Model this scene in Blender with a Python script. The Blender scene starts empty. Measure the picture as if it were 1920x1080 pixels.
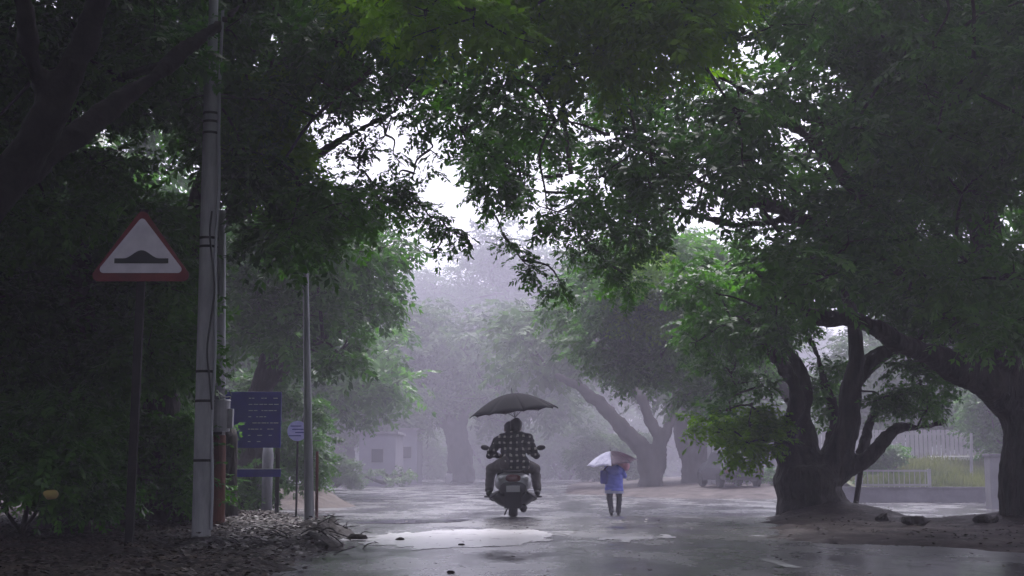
import bpy, bmesh, math, random
import numpy as np
from mathutils import Vector, Matrix, noise as mnoise

random.seed(7)
RNG = np.random.default_rng(11)
S = bpy.context.scene
COL = S.collection
R = math.radians

# ------------------------------------------------------------------ camera
F = 2600.0
TILT = math.atan(340.0 / F)
CH = 0.73
cam_d = bpy.data.cameras.new("camera")
cam = bpy.data.objects.new("camera", cam_d)
COL.objects.link(cam)
cam.location = (0, 0, CH)
cam.rotation_euler = (R(90) + TILT, 0, 0)
cam_d.sensor_width = 36
cam_d.lens = F / 1920 * 36
cam_d.clip_end = 2000
S.camera = cam
CT, ST = math.cos(TILT), math.sin(TILT)


def ray(px, py):
    a, b = (px - 960) / F, (540 - py) / F
    return a, CT - b * ST, ST + b * CT


def at(px, py, Y):
    dx, dy, dz = ray(px, py)
    return Vector((Y * dx / dy, Y, CH + Y * dz / dy))


def sstep(a, b, x):
    t = min(1, max(0, (x - a) / (b - a)))
    return t * t * (3 - 2 * t)


def road_z(y):
    return -0.28 * sstep(21.0, 30.0, y)


def ground_at(px, py, dz=0.0):
    dx, dy, dzr = ray(px, py)
    Y = 4.0
    while Y < 320:
        if CH + Y * dzr / dy <= road_z(Y) + dz:
            break
        Y += 0.05 if Y < 60 else 0.3
    return Vector((Y * dx / dy, Y, road_z(Y) + dz))


# ------------------------------------------------------------------ materials
def nodes(name):
    m = bpy.data.materials.new(name)
    m.use_nodes = True
    nt = m.node_tree
    return m, nt, nt.nodes["Principled BSDF"]


def N(nt, t, **kw):
    n = nt.nodes.new(t)
    for k, v in kw.items():
        if k in n.inputs:
            n.inputs[k].default_value = v
        else:
            setattr(n, k, v)
    return n


def L(nt, a, b):
    nt.links.new(a, b)


def mat(name, c1, c2=None, scale=6.0, rough=0.6, rough2=None, bump=0.0, bscale=30.0, metal=0.0, spec=0.5, stretch=None, detail=6):
    m, nt, p = nodes(name)
    p.inputs["Roughness"].default_value = rough
    p.inputs["Metallic"].default_value = metal
    p.inputs["Specular IOR Level"].default_value = spec
    p.inputs["Base Color"].default_value = (*c1, 1)
    tc = N(nt, "ShaderNodeTexCoord")
    src = tc.outputs["Object"]
    if stretch:
        mp = N(nt, "ShaderNodeMapping")
        mp.inputs["Scale"].default_value = stretch
        L(nt, src, mp.inputs["Vector"])
        src = mp.outputs["Vector"]
    if c2:
        n = N(nt, "ShaderNodeTexNoise", Scale=scale, Detail=detail, Roughness=0.62)
        L(nt, src, n.inputs["Vector"])
        r = N(nt, "ShaderNodeValToRGB")
        r.color_ramp.elements[0].position = 0.36
        r.color_ramp.elements[1].position = 0.66
        r.color_ramp.elements[0].color = (*c1, 1)
        r.color_ramp.elements[1].color = (*c2, 1)
        L(nt, n.outputs["Fac"], r.inputs["Fac"])
        L(nt, r.outputs["Color"], p.inputs["Base Color"])
        if rough2 is not None:
            mr = N(nt, "ShaderNodeMapRange")
            mr.inputs["From Min"].default_value = 0.36
            mr.inputs["From Max"].default_value = 0.66
            mr.inputs["To Min"].default_value = rough
            mr.inputs["To Max"].default_value = rough2
            L(nt, n.outputs["Fac"], mr.inputs["Value"])
            L(nt, mr.outputs["Result"], p.inputs["Roughness"])
    if bump:
        n2 = N(nt, "ShaderNodeTexNoise", Scale=bscale, Detail=5.0)
        L(nt, src, n2.inputs["Vector"])
        b = N(nt, "ShaderNodeBump", Strength=1.0, Distance=bump)
        L(nt, n2.outputs["Fac"], b.inputs["Height"])
        L(nt, b.outputs["Normal"], p.inputs["Normal"])
    return m


def leaf_mat(name, dark, lite, trans=0.35, rough=0.4):
    m, nt, p = nodes(name)
    out = nt.nodes["Material Output"]
    g = N(nt, "ShaderNodeNewGeometry")
    tc = N(nt, "ShaderNodeTexCoord")
    n = N(nt, "ShaderNodeTexNoise", Scale=0.55, Detail=3.0)
    L(nt, tc.outputs["Object"], n.inputs["Vector"])
    a = N(nt, "ShaderNodeMath", operation="MULTIPLY_ADD")
    L(nt, g.outputs["Random Per Island"], a.inputs[0])
    a.inputs[1].default_value = 0.45
    sub = N(nt, "ShaderNodeMath", operation="MULTIPLY_ADD")
    L(nt, n.outputs["Fac"], sub.inputs[0])
    sub.inputs[1].default_value = 2.2
    sub.inputs[2].default_value = -0.85
    L(nt, sub.outputs[0], a.inputs[2])
    r = N(nt, "ShaderNodeValToRGB")
    r.color_ramp.elements[0].color = (*dark, 1)
    r.color_ramp.elements[1].color = (*lite, 1)
    L(nt, a.outputs[0], r.inputs["Fac"])
    L(nt, r.outputs["Color"], p.inputs["Base Color"])
    p.inputs["Roughness"].default_value = rough
    p.inputs["Specular IOR Level"].default_value = 0.3
    t = N(nt, "ShaderNodeBsdfTranslucent")
    hs = N(nt, "ShaderNodeHueSaturation", Saturation=1.15, Value=1.5)
    L(nt, r.outputs["Color"], hs.inputs["Color"])
    L(nt, hs.outputs["Color"], t.inputs["Color"])
    mx = N(nt, "ShaderNodeMixShader")
    mx.inputs[0].default_value = trans
    L(nt, p.outputs[0], mx.inputs[1])
    L(nt, t.outputs[0], mx.inputs[2])
    L(nt, mx.outputs[0], out.inputs["Surface"])
    return m


M = {}
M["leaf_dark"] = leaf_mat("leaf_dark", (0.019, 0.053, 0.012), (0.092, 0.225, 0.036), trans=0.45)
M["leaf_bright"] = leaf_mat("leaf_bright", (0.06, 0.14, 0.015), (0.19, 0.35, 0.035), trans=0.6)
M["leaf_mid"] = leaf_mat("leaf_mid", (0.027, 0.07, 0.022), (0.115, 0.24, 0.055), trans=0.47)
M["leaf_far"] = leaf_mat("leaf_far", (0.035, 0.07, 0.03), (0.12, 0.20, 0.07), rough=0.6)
M["bark"] = mat("bark", (0.016, 0.013, 0.012), (0.055, 0.044, 0.039), scale=5, rough=0.75, spec=0.3, bump=0.07, bscale=16, stretch=(1, 1, 0.28))
M["bark_far"] = mat("bark_far", (0.02, 0.016, 0.015), (0.055, 0.045, 0.042), scale=2, rough=0.85, stretch=(1, 1, 0.3))
M["soil"] = mat("soil", (0.007, 0.005, 0.0045), (0.030, 0.021, 0.019), scale=3.0, rough=0.85, rough2=0.65, spec=0.2, bump=0.03, bscale=22)
M["soil_red"] = mat("soil_red", (0.015, 0.0085, 0.008), (0.052, 0.030, 0.027), scale=2.2, rough=0.85, rough2=0.6, spec=0.25, bump=0.02, bscale=14)
M["mound"] = mat("mound", (0.035, 0.026, 0.021), (0.09, 0.066, 0.054), scale=2.0, rough=0.85, bump=0.03, bscale=10)
M["ground"] = mat("ground", (0.03, 0.03, 0.022), (0.08, 0.075, 0.05), scale=0.8, rough=0.9)
M["concrete"] = mat("concrete", (0.20, 0.20, 0.215), (0.34, 0.335, 0.35), scale=7, rough=0.6, bump=0.004, bscale=40, stretch=(1, 1, 0.25))
M["galv"] = mat("galv", (0.22, 0.23, 0.25), (0.36, 0.37, 0.39), scale=5, rough=0.42, metal=0.35, stretch=(1, 1, 0.2))
M["rust_red"] = mat("rust_red", (0.06, 0.018, 0.012), (0.22, 0.075, 0.045), scale=4, rough=0.7, bump=0.01, bscale=20, stretch=(1, 1, 0.2))
M["dark_metal"] = mat("dark_metal", (0.006, 0.0055, 0.0055), (0.018, 0.015, 0.014), scale=12, rough=0.6, spec=0.2)
M["bark_wet"] = mat("bark_wet", (0.006, 0.0055, 0.005), (0.02, 0.017, 0.015), scale=6, rough=0.8, bump=0.02, bscale=14, spec=0.15)
M["white_paint"] = mat("white_paint", (0.72, 0.70, 0.72), (0.82, 0.80, 0.80), scale=3, rough=0.35)
M["sign_red"] = mat("sign_red", (0.10, 0.004, 0.005), (0.17, 0.010, 0.010), scale=5, rough=0.6)
M["sign_white"] = mat("sign_white", (0.50, 0.46, 0.53), (0.66, 0.61, 0.68), scale=4, rough=0.6)
M["sign_black"] = mat("sign_black", (0.012, 0.012, 0.016), rough=0.45)
M["sign_back"] = mat("sign_back", (0.18, 0.18, 0.19), rough=0.5, metal=0.6)
M["blue_paint"] = mat("blue_paint", (0.008, 0.011, 0.20), (0.016, 0.022, 0.30), scale=4, rough=0.4)
M["lilac"] = mat("lilac", (0.55, 0.53, 0.85), (0.72, 0.70, 0.95), scale=9, rough=0.5)
M["text_white"] = mat("text_white", (0.55, 0.56, 0.66), rough=0.5)
M["box_grey"] = mat("box_grey", (0.30, 0.30, 0.34), (0.42, 0.42, 0.46), scale=6, rough=0.5)
M["black_plastic"] = mat("black_plastic", (0.008, 0.008, 0.009), (0.016, 0.016, 0.018), scale=20, rough=0.45)
M["rubber"] = mat("rubber", (0.01, 0.01, 0.01), rough=0.8)
M["silver"] = mat("silver", (0.25, 0.25, 0.26), (0.34, 0.34, 0.35), scale=4, rough=0.32, metal=0.5)
M["chrome"] = mat("chrome", (0.5, 0.5, 0.52), rough=0.2, metal=1.0)
M["tail_red"] = mat("tail_red", (0.10, 0.006, 0.006), rough=0.2)
M["plate"] = mat("plate", (0.55, 0.55, 0.56), rough=0.4)
M["seat"] = mat("seat", (0.012, 0.011, 0.011), rough=0.5)
M["skin"] = mat("skin", (0.16, 0.085, 0.055), (0.20, 0.11, 0.07), scale=8, rough=0.5)
M["hair"] = mat("hair", (0.006, 0.005, 0.005), (0.014, 0.012, 0.011), scale=40, rough=0.5, bump=0.004, bscale=60)
M["trouser_dark"] = mat("trouser_dark", (0.014, 0.013, 0.018), (0.022, 0.02, 0.026), scale=10, rough=0.85)
M["trouser_brown"] = mat("trouser_brown", (0.05, 0.042, 0.042), (0.075, 0.062, 0.06), scale=10, rough=0.85)
M["shirt_black"] = mat("shirt_black", (0.010, 0.010, 0.014), (0.018, 0.018, 0.024), scale=9, rough=0.85)
M["shirt_blue"] = mat("shirt_blue", (0.09, 0.11, 0.50), (0.15, 0.18, 0.64), scale=3, rough=0.75)
M["shirt_hem"] = mat("shirt_hem", (0.30, 0.31, 0.44), rough=0.8)
M["shoe"] = mat("shoe", (0.012, 0.011, 0.011), rough=0.5)
M["umb_black"] = mat("umb_black", (0.005, 0.005, 0.008), (0.009, 0.009, 0.013), scale=3, rough=0.9, spec=0.1)
M["umb_pale"] = mat("umb_pale", (0.45, 0.43, 0.60), (0.86, 0.84, 0.95), scale=7, rough=0.4)
M["umb_dark"] = mat("umb_dark", (0.035, 0.015, 0.035), (0.10, 0.04, 0.07), scale=8, rough=0.4)
M["umb_pink"] = mat("umb_pink", (0.62, 0.22, 0.32), (0.72, 0.34, 0.42), scale=6, rough=0.4)
M["wall_grey"] = mat("wall_grey", (0.13, 0.125, 0.14), (0.22, 0.21, 0.235), scale=1.5, rough=0.8, bump=0.01, bscale=12)
M["wall_pale"] = mat("wall_pale", (0.22, 0.215, 0.23), (0.33, 0.32, 0.34), scale=0.8, rough=0.8)
M["pebble"] = mat("pebble", (0.16, 0.15, 0.16), (0.3, 0.28, 0.29), scale=8, rough=0.7)
M["road_paint"] = mat("road_paint", (0.16, 0.16, 0.16), (0.45, 0.45, 0.44), scale=5, rough=0.5)
M["grass"] = leaf_mat("grass_blade", (0.07, 0.095, 0.03), (0.17, 0.19, 0.06), trans=0.35)
M["bank"] = mat("bank", (0.07, 0.08, 0.03), (0.15, 0.16, 0.06), scale=1.2, rough=0.9)
M["litter"] = leaf_mat("dead_leaf", (0.008, 0.005, 0.004), (0.06, 0.034, 0.026), trans=0.05, rough=0.5)
M["car_dark"] = mat("car_dark", (0.02, 0.02, 0.03), rough=0.25)
M["glass_dark"] = mat("glass_dark", (0.01, 0.011, 0.013), rough=0.06)
M["yellow"] = mat("yellow", (0.30, 0.23, 0.06), rough=0.6)
M["window_dark"] = mat("window_dark", (0.03, 0.03, 0.035), rough=0.15)
M["build_grey"] = mat("build_grey", (0.16, 0.15, 0.19), (0.22, 0.21, 0.25), scale=0.4, rough=0.8)


def plaid():
    m, nt, p = nodes("plaid")
    tc = N(nt, "ShaderNodeTexCoord")
    sp = N(nt, "ShaderNodeSeparateXYZ")
    wn = N(nt, "ShaderNodeTexNoise", Scale=5.0, Detail=2.0)
    L(nt, tc.outputs["Object"], wn.inputs["Vector"])
    va = N(nt, "ShaderNodeVectorMath", operation="MULTIPLY_ADD")
    L(nt, wn.outputs["Color"], va.inputs[0])
    va.inputs[1].default_value = (0.09, 0.09, 0.09)
    L(nt, tc.outputs["Object"], va.inputs[2])
    L(nt, va.outputs[0], sp.inputs[0])
    outs = []
    for ax, per in (("X", 0.095), ("Z", 0.098)):
        a = N(nt, "ShaderNodeMath", operation="MULTIPLY")
        L(nt, sp.outputs[ax], a.inputs[0])
        a.inputs[1].default_value = 1 / per
        fr = N(nt, "ShaderNodeMath", operation="FRACT")
        L(nt, a.outputs[0], fr.inputs[0])
        lt = N(nt, "ShaderNodeMath", operation="LESS_THAN")
        L(nt, fr.outputs[0], lt.inputs[0])
        lt.inputs[1].default_value = 0.36
        outs.append(lt)
    ad = N(nt, "ShaderNodeMath", operation="ADD")
    L(nt, outs[0].outputs[0], ad.inputs[0])
    L(nt, outs[1].outputs[0], ad.inputs[1])
    dv = N(nt, "ShaderNodeMath", operation="DIVIDE")
    L(nt, ad.outputs[0], dv.inputs[0])
    dv.inputs[1].default_value = 2.0
    r = N(nt, "ShaderNodeValToRGB")
    e = r.color_ramp.elements
    e[0].color = (0.008, 0.008, 0.011, 1)
    e[1].color = (0.50, 0.47, 0.44, 1)
    k = e.new(0.5)
    k.color = (0.035, 0.032, 0.036, 1)
    L(nt, dv.outputs[0], r.inputs["Fac"])
    L(nt, r.outputs["Color"], p.inputs["Base Color"])
    p.inputs["Roughness"].default_value = 0.85
    return m


M["plaid"] = plaid()


def wet_asphalt():
    m, nt, p = nodes("wet_asphalt")
    tc = N(nt, "ShaderNodeTexCoord")
    n1 = N(nt, "ShaderNodeTexNoise", Scale=0.8, Detail=8.0, Roughness=0.68)
    mp = N(nt, "ShaderNodeMapping")
    mp.inputs["Scale"].default_value = (1.0, 0.45, 1.0)
    L(nt, tc.outputs["Object"], mp.inputs["Vector"])
    L(nt, mp.outputs["Vector"], n1.inputs["Vector"])
    r = N(nt, "ShaderNodeValToRGB")
    r.color_ramp.elements[0].position = 0.38
    r.color_ramp.elements[1].position = 0.64
    r.color_ramp.elements[0].color = (0.04, 0.038, 0.044, 1)
    r.color_ramp.elements[1].color = (0.10, 0.094, 0.106, 1)
    L(nt, n1.outputs["Fac"], r.inputs["Fac"])
    n2 = N(nt, "ShaderNodeTexNoise", Scale=38.0, Detail=3.0)
    L(nt, tc.outputs["Object"], n2.inputs["Vector"])
    mm = N(nt, "ShaderNodeMixRGB", blend_type="MULTIPLY")
    mm.inputs[0].default_value = 0.6
    L(nt, r.outputs["Color"], mm.inputs[1])
    L(nt, n2.outputs["Fac"], mm.inputs[2])
    L(nt, mm.outputs["Color"], p.inputs["Base Color"])
    mr = N(nt, "ShaderNodeMapRange")
    mr.inputs["From Min"].default_value = 0.38
    mr.inputs["From Max"].default_value = 0.62
    mr.inputs["To Min"].default_value = 0.13
    mr.inputs["To Max"].default_value = 0.36
    L(nt, n1.outputs["Fac"], mr.inputs["Value"])
    L(nt, mr.outputs["Result"], p.inputs["Roughness"])
    b = N(nt, "ShaderNodeBump", Strength=0.3, Distance=0.0012)
    L(nt, n2.outputs["Fac"], b.inputs["Height"])
    n3 = N(nt, "ShaderNodeTexNoise", Scale=7.0, Detail=4.0)
    L(nt, tc.outputs["Object"], n3.inputs["Vector"])
    b2 = N(nt, "ShaderNodeBump", Strength=0.4, Distance=0.003)
    L(nt, n3.outputs["Fac"], b2.inputs["Height"])
    L(nt, b.outputs["Normal"], b2.inputs["Normal"])
    L(nt, b2.outputs["Normal"], p.inputs["Normal"])
    return m


M["asphalt"] = wet_asphalt()


def sheen_worn_paint():
    m, nt, p = nodes("sheen_worn_paint")
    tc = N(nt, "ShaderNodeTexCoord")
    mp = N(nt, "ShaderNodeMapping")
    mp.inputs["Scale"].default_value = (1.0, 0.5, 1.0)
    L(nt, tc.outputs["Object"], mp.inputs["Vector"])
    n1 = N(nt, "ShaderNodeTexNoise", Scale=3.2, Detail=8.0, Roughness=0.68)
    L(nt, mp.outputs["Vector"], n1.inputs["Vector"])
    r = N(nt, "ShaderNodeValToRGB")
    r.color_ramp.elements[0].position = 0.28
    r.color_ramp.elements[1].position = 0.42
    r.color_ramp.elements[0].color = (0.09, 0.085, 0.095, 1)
    r.color_ramp.elements[1].color = (0.80, 0.78, 0.82, 1)  # pale tone stands in for wet sheen on the large band, worn paint elsewhere
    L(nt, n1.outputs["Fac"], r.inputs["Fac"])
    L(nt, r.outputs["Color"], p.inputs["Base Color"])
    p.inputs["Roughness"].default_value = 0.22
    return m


M["sheen_worn_paint"] = sheen_worn_paint()


def water():
    m, nt, p = nodes("puddle_water")
    p.inputs["Base Color"].default_value = (0.02, 0.02, 0.024, 1)
    p.inputs["Roughness"].default_value = 0.06
    p.inputs["IOR"].default_value = 1.33
    tc = N(nt, "ShaderNodeTexCoord")
    v = N(nt, "ShaderNodeTexNoise", Scale=9.0, Detail=3.0)
    L(nt, tc.outputs["Object"], v.inputs["Vector"])
    b = N(nt, "ShaderNodeBump", Strength=0.3, Distance=0.002)
    L(nt, v.outputs["Fac"], b.inputs["Height"])
    L(nt, b.outputs["Normal"], p.inputs["Normal"])
    return m


M["water"] = water()


# ------------------------------------------------------------------ object helpers
def link(name, me, m=None, parent=None, loc=None):
    me.name = name
    o = bpy.data.objects.new(name, me)
    COL.objects.link(o)
    if m is not None and len(me.materials) == 0:
        me.materials.append(m)
    if parent is not None:
        o.parent = parent
    if loc is not None:
        o.location = loc
    return o


def tag(o, label, cat, group=None, kind=None):
    if label:
        o["label"] = label
    if cat:
        o["category"] = cat
    if group:
        o["group"] = group
    if kind:
        o["kind"] = kind
    return o


def empty(name, loc, label, cat, rz=0, group=None):
    o = bpy.data.objects.new(name, None)
    COL.objects.link(o)
    o.location = loc
    o.rotation_euler = (0, 0, rz)
    o.empty_display_size = 0.2
    return tag(o, label, cat, group)


def np_mesh(name, verts, faces, smooth=False):
    me = bpy.data.meshes.new(name)
    verts = np.asarray(verts, dtype=np.float32).reshape(-1, 3)
    faces = np.asarray(faces, dtype=np.int32)
    k = faces.shape[1]
    me.vertices.add(len(verts))
    me.vertices.foreach_set("co", verts.ravel())
    me.loops.add(faces.size)
    me.loops.foreach_set("vertex_index", faces.ravel())
    me.polygons.add(len(faces))
    me.polygons.foreach_set("loop_start", np.arange(0, faces.size, k, dtype=np.int32))
    me.polygons.foreach_set("loop_total", np.full(len(faces), k, dtype=np.int32))
    me.update(calc_edges=True)
    if smooth:
        me.polygons.foreach_set("use_smooth", np.ones(len(faces), dtype=bool))
    return me


class MB:
    """collects shapes into one mesh"""

    def __init__(s):
        s.bm = bmesh.new()

    def box(s, c, d, rot=None, bevel=0.0):
        r = bmesh.ops.create_cube(s.bm, size=1.0)
        vs = r["verts"]
        mt = Matrix.Translation(c) @ (rot.to_4x4() if rot else Matrix()) @ Matrix.Diagonal((*d, 1))
        bmesh.ops.transform(s.bm, matrix=mt, verts=vs)
        if bevel:
            es = list({e for v in vs for e in v.link_edges})
            bmesh.ops.bevel(s.bm, geom=es, offset=bevel, segments=2, profile=0.5, affect="EDGES")
        return s

    def bar(s, p0, p1, r0, r1=None, n=10, caps=True):
        p0, p1 = Vector(p0), Vector(p1)
        r1 = r0 if r1 is None else r1
        d = p1 - p0
        res = bmesh.ops.create_cone(s.bm, cap_ends=caps, segments=n, radius1=r0, radius2=r1, depth=d.length)
        q = d.to_track_quat("Z", "Y").to_matrix().to_4x4()
        bmesh.ops.transform(s.bm, matrix=Matrix.Translation((p0 + p1) / 2) @ q, verts=res["verts"])
        return s

    def ball(s, c, r, u=12, v=8, rot=None):
        res = bmesh.ops.create_uvsphere(s.bm, u_segments=u, v_segments=v, radius=1)
        rr = (r, r, r) if isinstance(r, (int, float)) else r
        mt = Matrix.Translation(c) @ (rot.to_4x4() if rot else Matrix()) @ Matrix.Diagonal((*rr, 1))
        bmesh.ops.transform(s.bm, matrix=mt, verts=res["verts"])
        return s

    def cap(s, p0, p1, r0, r1=None, n=12):
        r1 = r0 if r1 is None else r1
        s.bar(p0, p1, r0, r1, n)
        s.ball(p0, r0, n, 8)
        s.ball(p1, r1, n, 8)
        return s

    def chain(s, pts, n=12):
        for a, b in zip(pts, pts[1:]):
            s.cap(a[0], b[0], a[1], b[1], n)
        return s

    def tube(s, pts, rad, n=8, sub=4):
        P, Q = smooth_path(pts, rad, sub)
        v, f = tube_np(P, Q, n)
        bv = [s.bm.verts.new(x) for x in v]
        for q in f:
            try:
                s.bm.faces.new([bv[i] for i in q])
            except ValueError:
                pass
        return s

    def lathe(s, prof, c=(0, 0, 0), rot=None, n=24):
        rot = rot or Matrix.Identity(3)
        rings = []
        for (r, z) in prof:
            ring = []
            for i in range(n):
                a = 2 * math.pi * i / n
                ring.append(s.bm.verts.new(Vector(c) + rot @ Vector((r * math.cos(a), r * math.sin(a), z))))
            rings.append(ring)
        for a, b in zip(rings, rings[1:]):
            for i in range(n):
                s.bm.faces.new((a[i], a[(i + 1) % n], b[(i + 1) % n], b[i]))
        for ring, flip in ((rings[0], True), (rings[-1], False)):
            s.bm.faces.new(ring[::-1] if flip else ring)
        return s

    def prism(s, outline, y0, y1):
        """outline in (x,z), extruded along y"""
        a = [s.bm.verts.new((x, y0, z)) for x, z in outline]
        b = [s.bm.verts.new((x, y1, z)) for x, z in outline]
        n = len(outline)
        s.bm.faces.new(a)
        s.bm.faces.new(b[::-1])
        for i in range(n):
            s.bm.faces.new((a[(i + 1) % n], a[i], b[i], b[(i + 1) % n]))
        return s

    def loft(s, rings, close=True):
        rs = [[s.bm.verts.new(p) for p in ring] for ring in rings]
        n = len(rs[0])
        for a, b in zip(rs, rs[1:]):
            for i in range(n):
                s.bm.faces.new((a[i], a[(i + 1) % n], b[(i + 1) % n], b[i]))
        if close:
            s.bm.faces.new(rs[0][::-1])
            s.bm.faces.new(rs[-1])
        return s

    def build(s, name, m, parent=None, loc=None, smooth=False, rot=None):
        bmesh.ops.recalc_face_normals(s.bm, faces=s.bm.faces[:])
        me = bpy.data.meshes.new(name)
        s.bm.to_mesh(me)
        s.bm.free()
        if smooth:
            me.polygons.foreach_set("use_smooth", np.ones(len(me.polygons), dtype=bool))
        return link(name, me, m, parent, loc)

    def fused(s, name, m, voxel, parent=None, smooth_it=4, loc=None):
        """one continuous surface out of the overlapping pieces"""
        bmesh.ops.recalc_face_normals(s.bm, faces=s.bm.faces[:])
        me = bpy.data.meshes.new(name + "_tmp")
        s.bm.to_mesh(me)
        s.bm.free()
        return link(name, fuse(me, voxel, smooth_it), m, parent, loc)


def folds(o, amp, sc, seed=0.0):
    me = o.data
    for v in me.vertices:
        p = v.co
        d = mnoise.noise(Vector((p.x * sc, p.y * sc, p.z * sc * 2.2 + seed))) + 0.6 * mnoise.noise(Vector((p.x * sc * 2 + p.z * sc, p.y * sc * 2, p.z * sc * 3 + seed)))
        v.co = p + v.normal * (d * amp)
    me.update()


def fuse(me, voxel, smooth_it=4):
    tmp = bpy.data.objects.new("tmp", me)
    COL.objects.link(tmp)
    rm = tmp.modifiers.new("r", "REMESH")
    rm.mode = "VOXEL"
    rm.voxel_size = voxel
    rm.use_smooth_shade = True
    if smooth_it:
        sm = tmp.modifiers.new("s", "SMOOTH")
        sm.factor = 0.5
        sm.iterations = smooth_it
    dg = bpy.context.evaluated_depsgraph_get()
    dg.update()
    out = bpy.data.meshes.new_from_object(tmp.evaluated_get(dg))
    bpy.data.objects.remove(tmp)
    bpy.data.meshes.remove(me)
    out.materials.clear()
    return out


def smooth_path(pts, rad, sub=4):
    P = [Vector(p) for p in pts]
    if len(P) < 3 or sub < 2:
        return np.array([list(p) for p in P]), np.array(rad, dtype=float)
    out, q = [], []
    n = len(P)
    for i in range(n - 1):
        p0, p1, p2, p3 = P[max(0, i - 1)], P[i], P[i + 1], P[min(n - 1, i + 2)]
        for k in range(sub):
            t = k / sub
            out.append(0.5 * (2 * p1 + (p2 - p0) * t + (2 * p0 - 5 * p1 + 4 * p2 - p3) * t * t + (3 * p1 - p0 - 3 * p2 + p3) * t ** 3))
            q.append(rad[i] * (1 - t) + rad[i + 1] * t)
    out.append(P[-1])
    q.append(rad[-1])
    return np.array([list(p) for p in out]), np.array(q)


def tube_np(P, Q, n=8):
    m = len(P)
    T = np.gradient(P, axis=0)
    T /= np.linalg.norm(T, axis=1, keepdims=True) + 1e-9
    ref = np.array([0.0, 0.0, 1.0]) if abs(T[0, 2]) < 0.9 else np.array([1.0, 0, 0])
    u = np.cross(T[0], ref)
    u /= np.linalg.norm(u)
    ang = np.arange(n) * 2 * math.pi / n
    V = []
    for i in range(m):
        u = u - T[i] * np.dot(u, T[i])
        u /= np.linalg.norm(u) + 1e-9
        w = np.cross(T[i], u)
        V.append(P[i] + Q[i] * (np.cos(ang)[:, None] * u + np.sin(ang)[:, None] * w))
    V.append(P[:1])
    V.append(P[-1:])
    V = np.concatenate(V)
    f = []
    for i in range(m - 1):
        for k in range(n):
            a, b = i * n + k, i * n + (k + 1) % n
            f.append((a, b, b + n, a + n))
    c0, c1 = m * n, m * n + 1
    for k in range(n):
        f.append((k, c0, c0, (k + 1) % n)) if False else None
    return V, f


# ------------------------------------------------------------------ foliage
def make_templates(K=10, pairs=8):
    out = []
    rg = np.random.default_rng(3)
    for k in range(K):
        q = []
        droop = rg.uniform(0.05, 0.35)

        def leaf(p, d, ln, wd, roll):
            d = d / np.linalg.norm(d)
            side = np.cross(d, [0, 0, 1.0])
            side /= np.linalg.norm(side) + 1e-9
            up = np.cross(side, d)
            side = side * math.cos(roll) + up * math.sin(roll)
            q.append([p, p + d * ln * 0.45 + side * wd, p + d * ln - np.array([0, 0, 0.12 * ln]), p + d * ln * 0.5 - side * wd])

        for i in range(pairs):
            s = 0.12 + 0.86 * (i + rg.uniform(-0.2, 0.2)) / (pairs - 1)
            base = np.array([s, 0.06 * math.sin(s * 4 + k), -droop * s * s])
            ll = 0.27 * (1.15 - 0.75 * abs(s - 0.45)) * rg.uniform(0.75, 1.2)
            for sg in (-1, 1):
                if rg.random() < 0.1:
                    continue
                a = R(rg.uniform(38, 75)) * sg
                d = np.array([math.cos(a), math.sin(a), rg.uniform(-0.45, 0.15)])
                leaf(base, d, ll, ll * rg.uniform(0.2, 0.28), rg.uniform(-0.7, 0.7))
        leaf(np.array([0.95, 0, -droop * 0.9]), np.array([1, 0, -0.3]), 0.22, 0.05, 0.2)
        # the twig itself
        q.append([np.array([0, 0.008, 0]), np.array([0.95, 0.004, -droop * 0.9]), np.array([0.95, -0.004, -droop * 0.9]), np.array([0, -0.008, 0])])
        while len(q) < 2 * pairs + 2:
            q.append(q[rg.integers(0, len(q) - 2)])
        out.append(np.array(q[: 2 * pairs + 2]).reshape(-1, 3))
    return np.array(out)


TPL = make_templates()
TPL_AREA = 0.16


def spray_mesh(C, RAD, lai, scale, rg):
    """leaf sprays filling ball clumps; C (n,3) RAD (n,) -> verts"""
    pos, outd = [], []
    for c, r in zip(C, RAD):
        n = max(3, int(lai * math.pi * r * r / (TPL_AREA * scale * scale)))
        d = rg.normal(size=(n, 3))
        d /= np.linalg.norm(d, axis=1, keepdims=True)
        rr = r * rg.uniform(0.15, 1.0, n) ** 0.55
        p = c + d * rr[:, None] * np.array([1.15, 1.15, 0.72])
        pos.append(p)
        outd.append(d)
    pos = np.concatenate(pos)
    outd = np.concatenate(outd)
    n = len(pos)
    yaw = np.arctan2(outd[:, 1], outd[:, 0]) + rg.normal(0, 0.8, n)
    pit = outd[:, 2] * 0.5 - 0.25 + rg.normal(0, 0.28, n)
    rol = rg.normal(0, 0.5, n)
    cy, sy, cp, sp, cr, sr = np.cos(yaw), np.sin(yaw), np.cos(pit), np.sin(pit), np.cos(rol), np.sin(rol)
    X = np.stack([cy * cp, sy * cp, sp], 1)
    Y0 = np.stack([-sy, cy, np.zeros(n)], 1)
    Z0 = np.cross(X, Y0)
    Yv = Y0 * cr[:, None] + Z0 * sr[:, None]
    Zv = np.cross(X, Yv)
    sc = scale * rg.uniform(0.7, 1.3, n)
    T = TPL[rg.integers(0, len(TPL), n)]
    V = (T[:, :, 0:1] * X[:, None] + T[:, :, 1:2] * Yv[:, None] + T[:, :, 2:3] * Zv[:, None]) * sc[:, None, None] + (pos - 0.4 * sc[:, None] * X)[:, None]
    return V.reshape(-1, 3)


def in_poly(x, y, poly):
    c = False
    j = len(poly) - 1
    for i in range(len(poly)):
        xi, yi = poly[i]
        xj, yj = poly[j]
        if (yi > y) != (yj > y) and x < (xj - xi) * (y - yi) / (yj - yi) + xi:
            c = not c
        j = i
    return c


HOLES = []  # places where the crowns stay open to the sky


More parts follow.
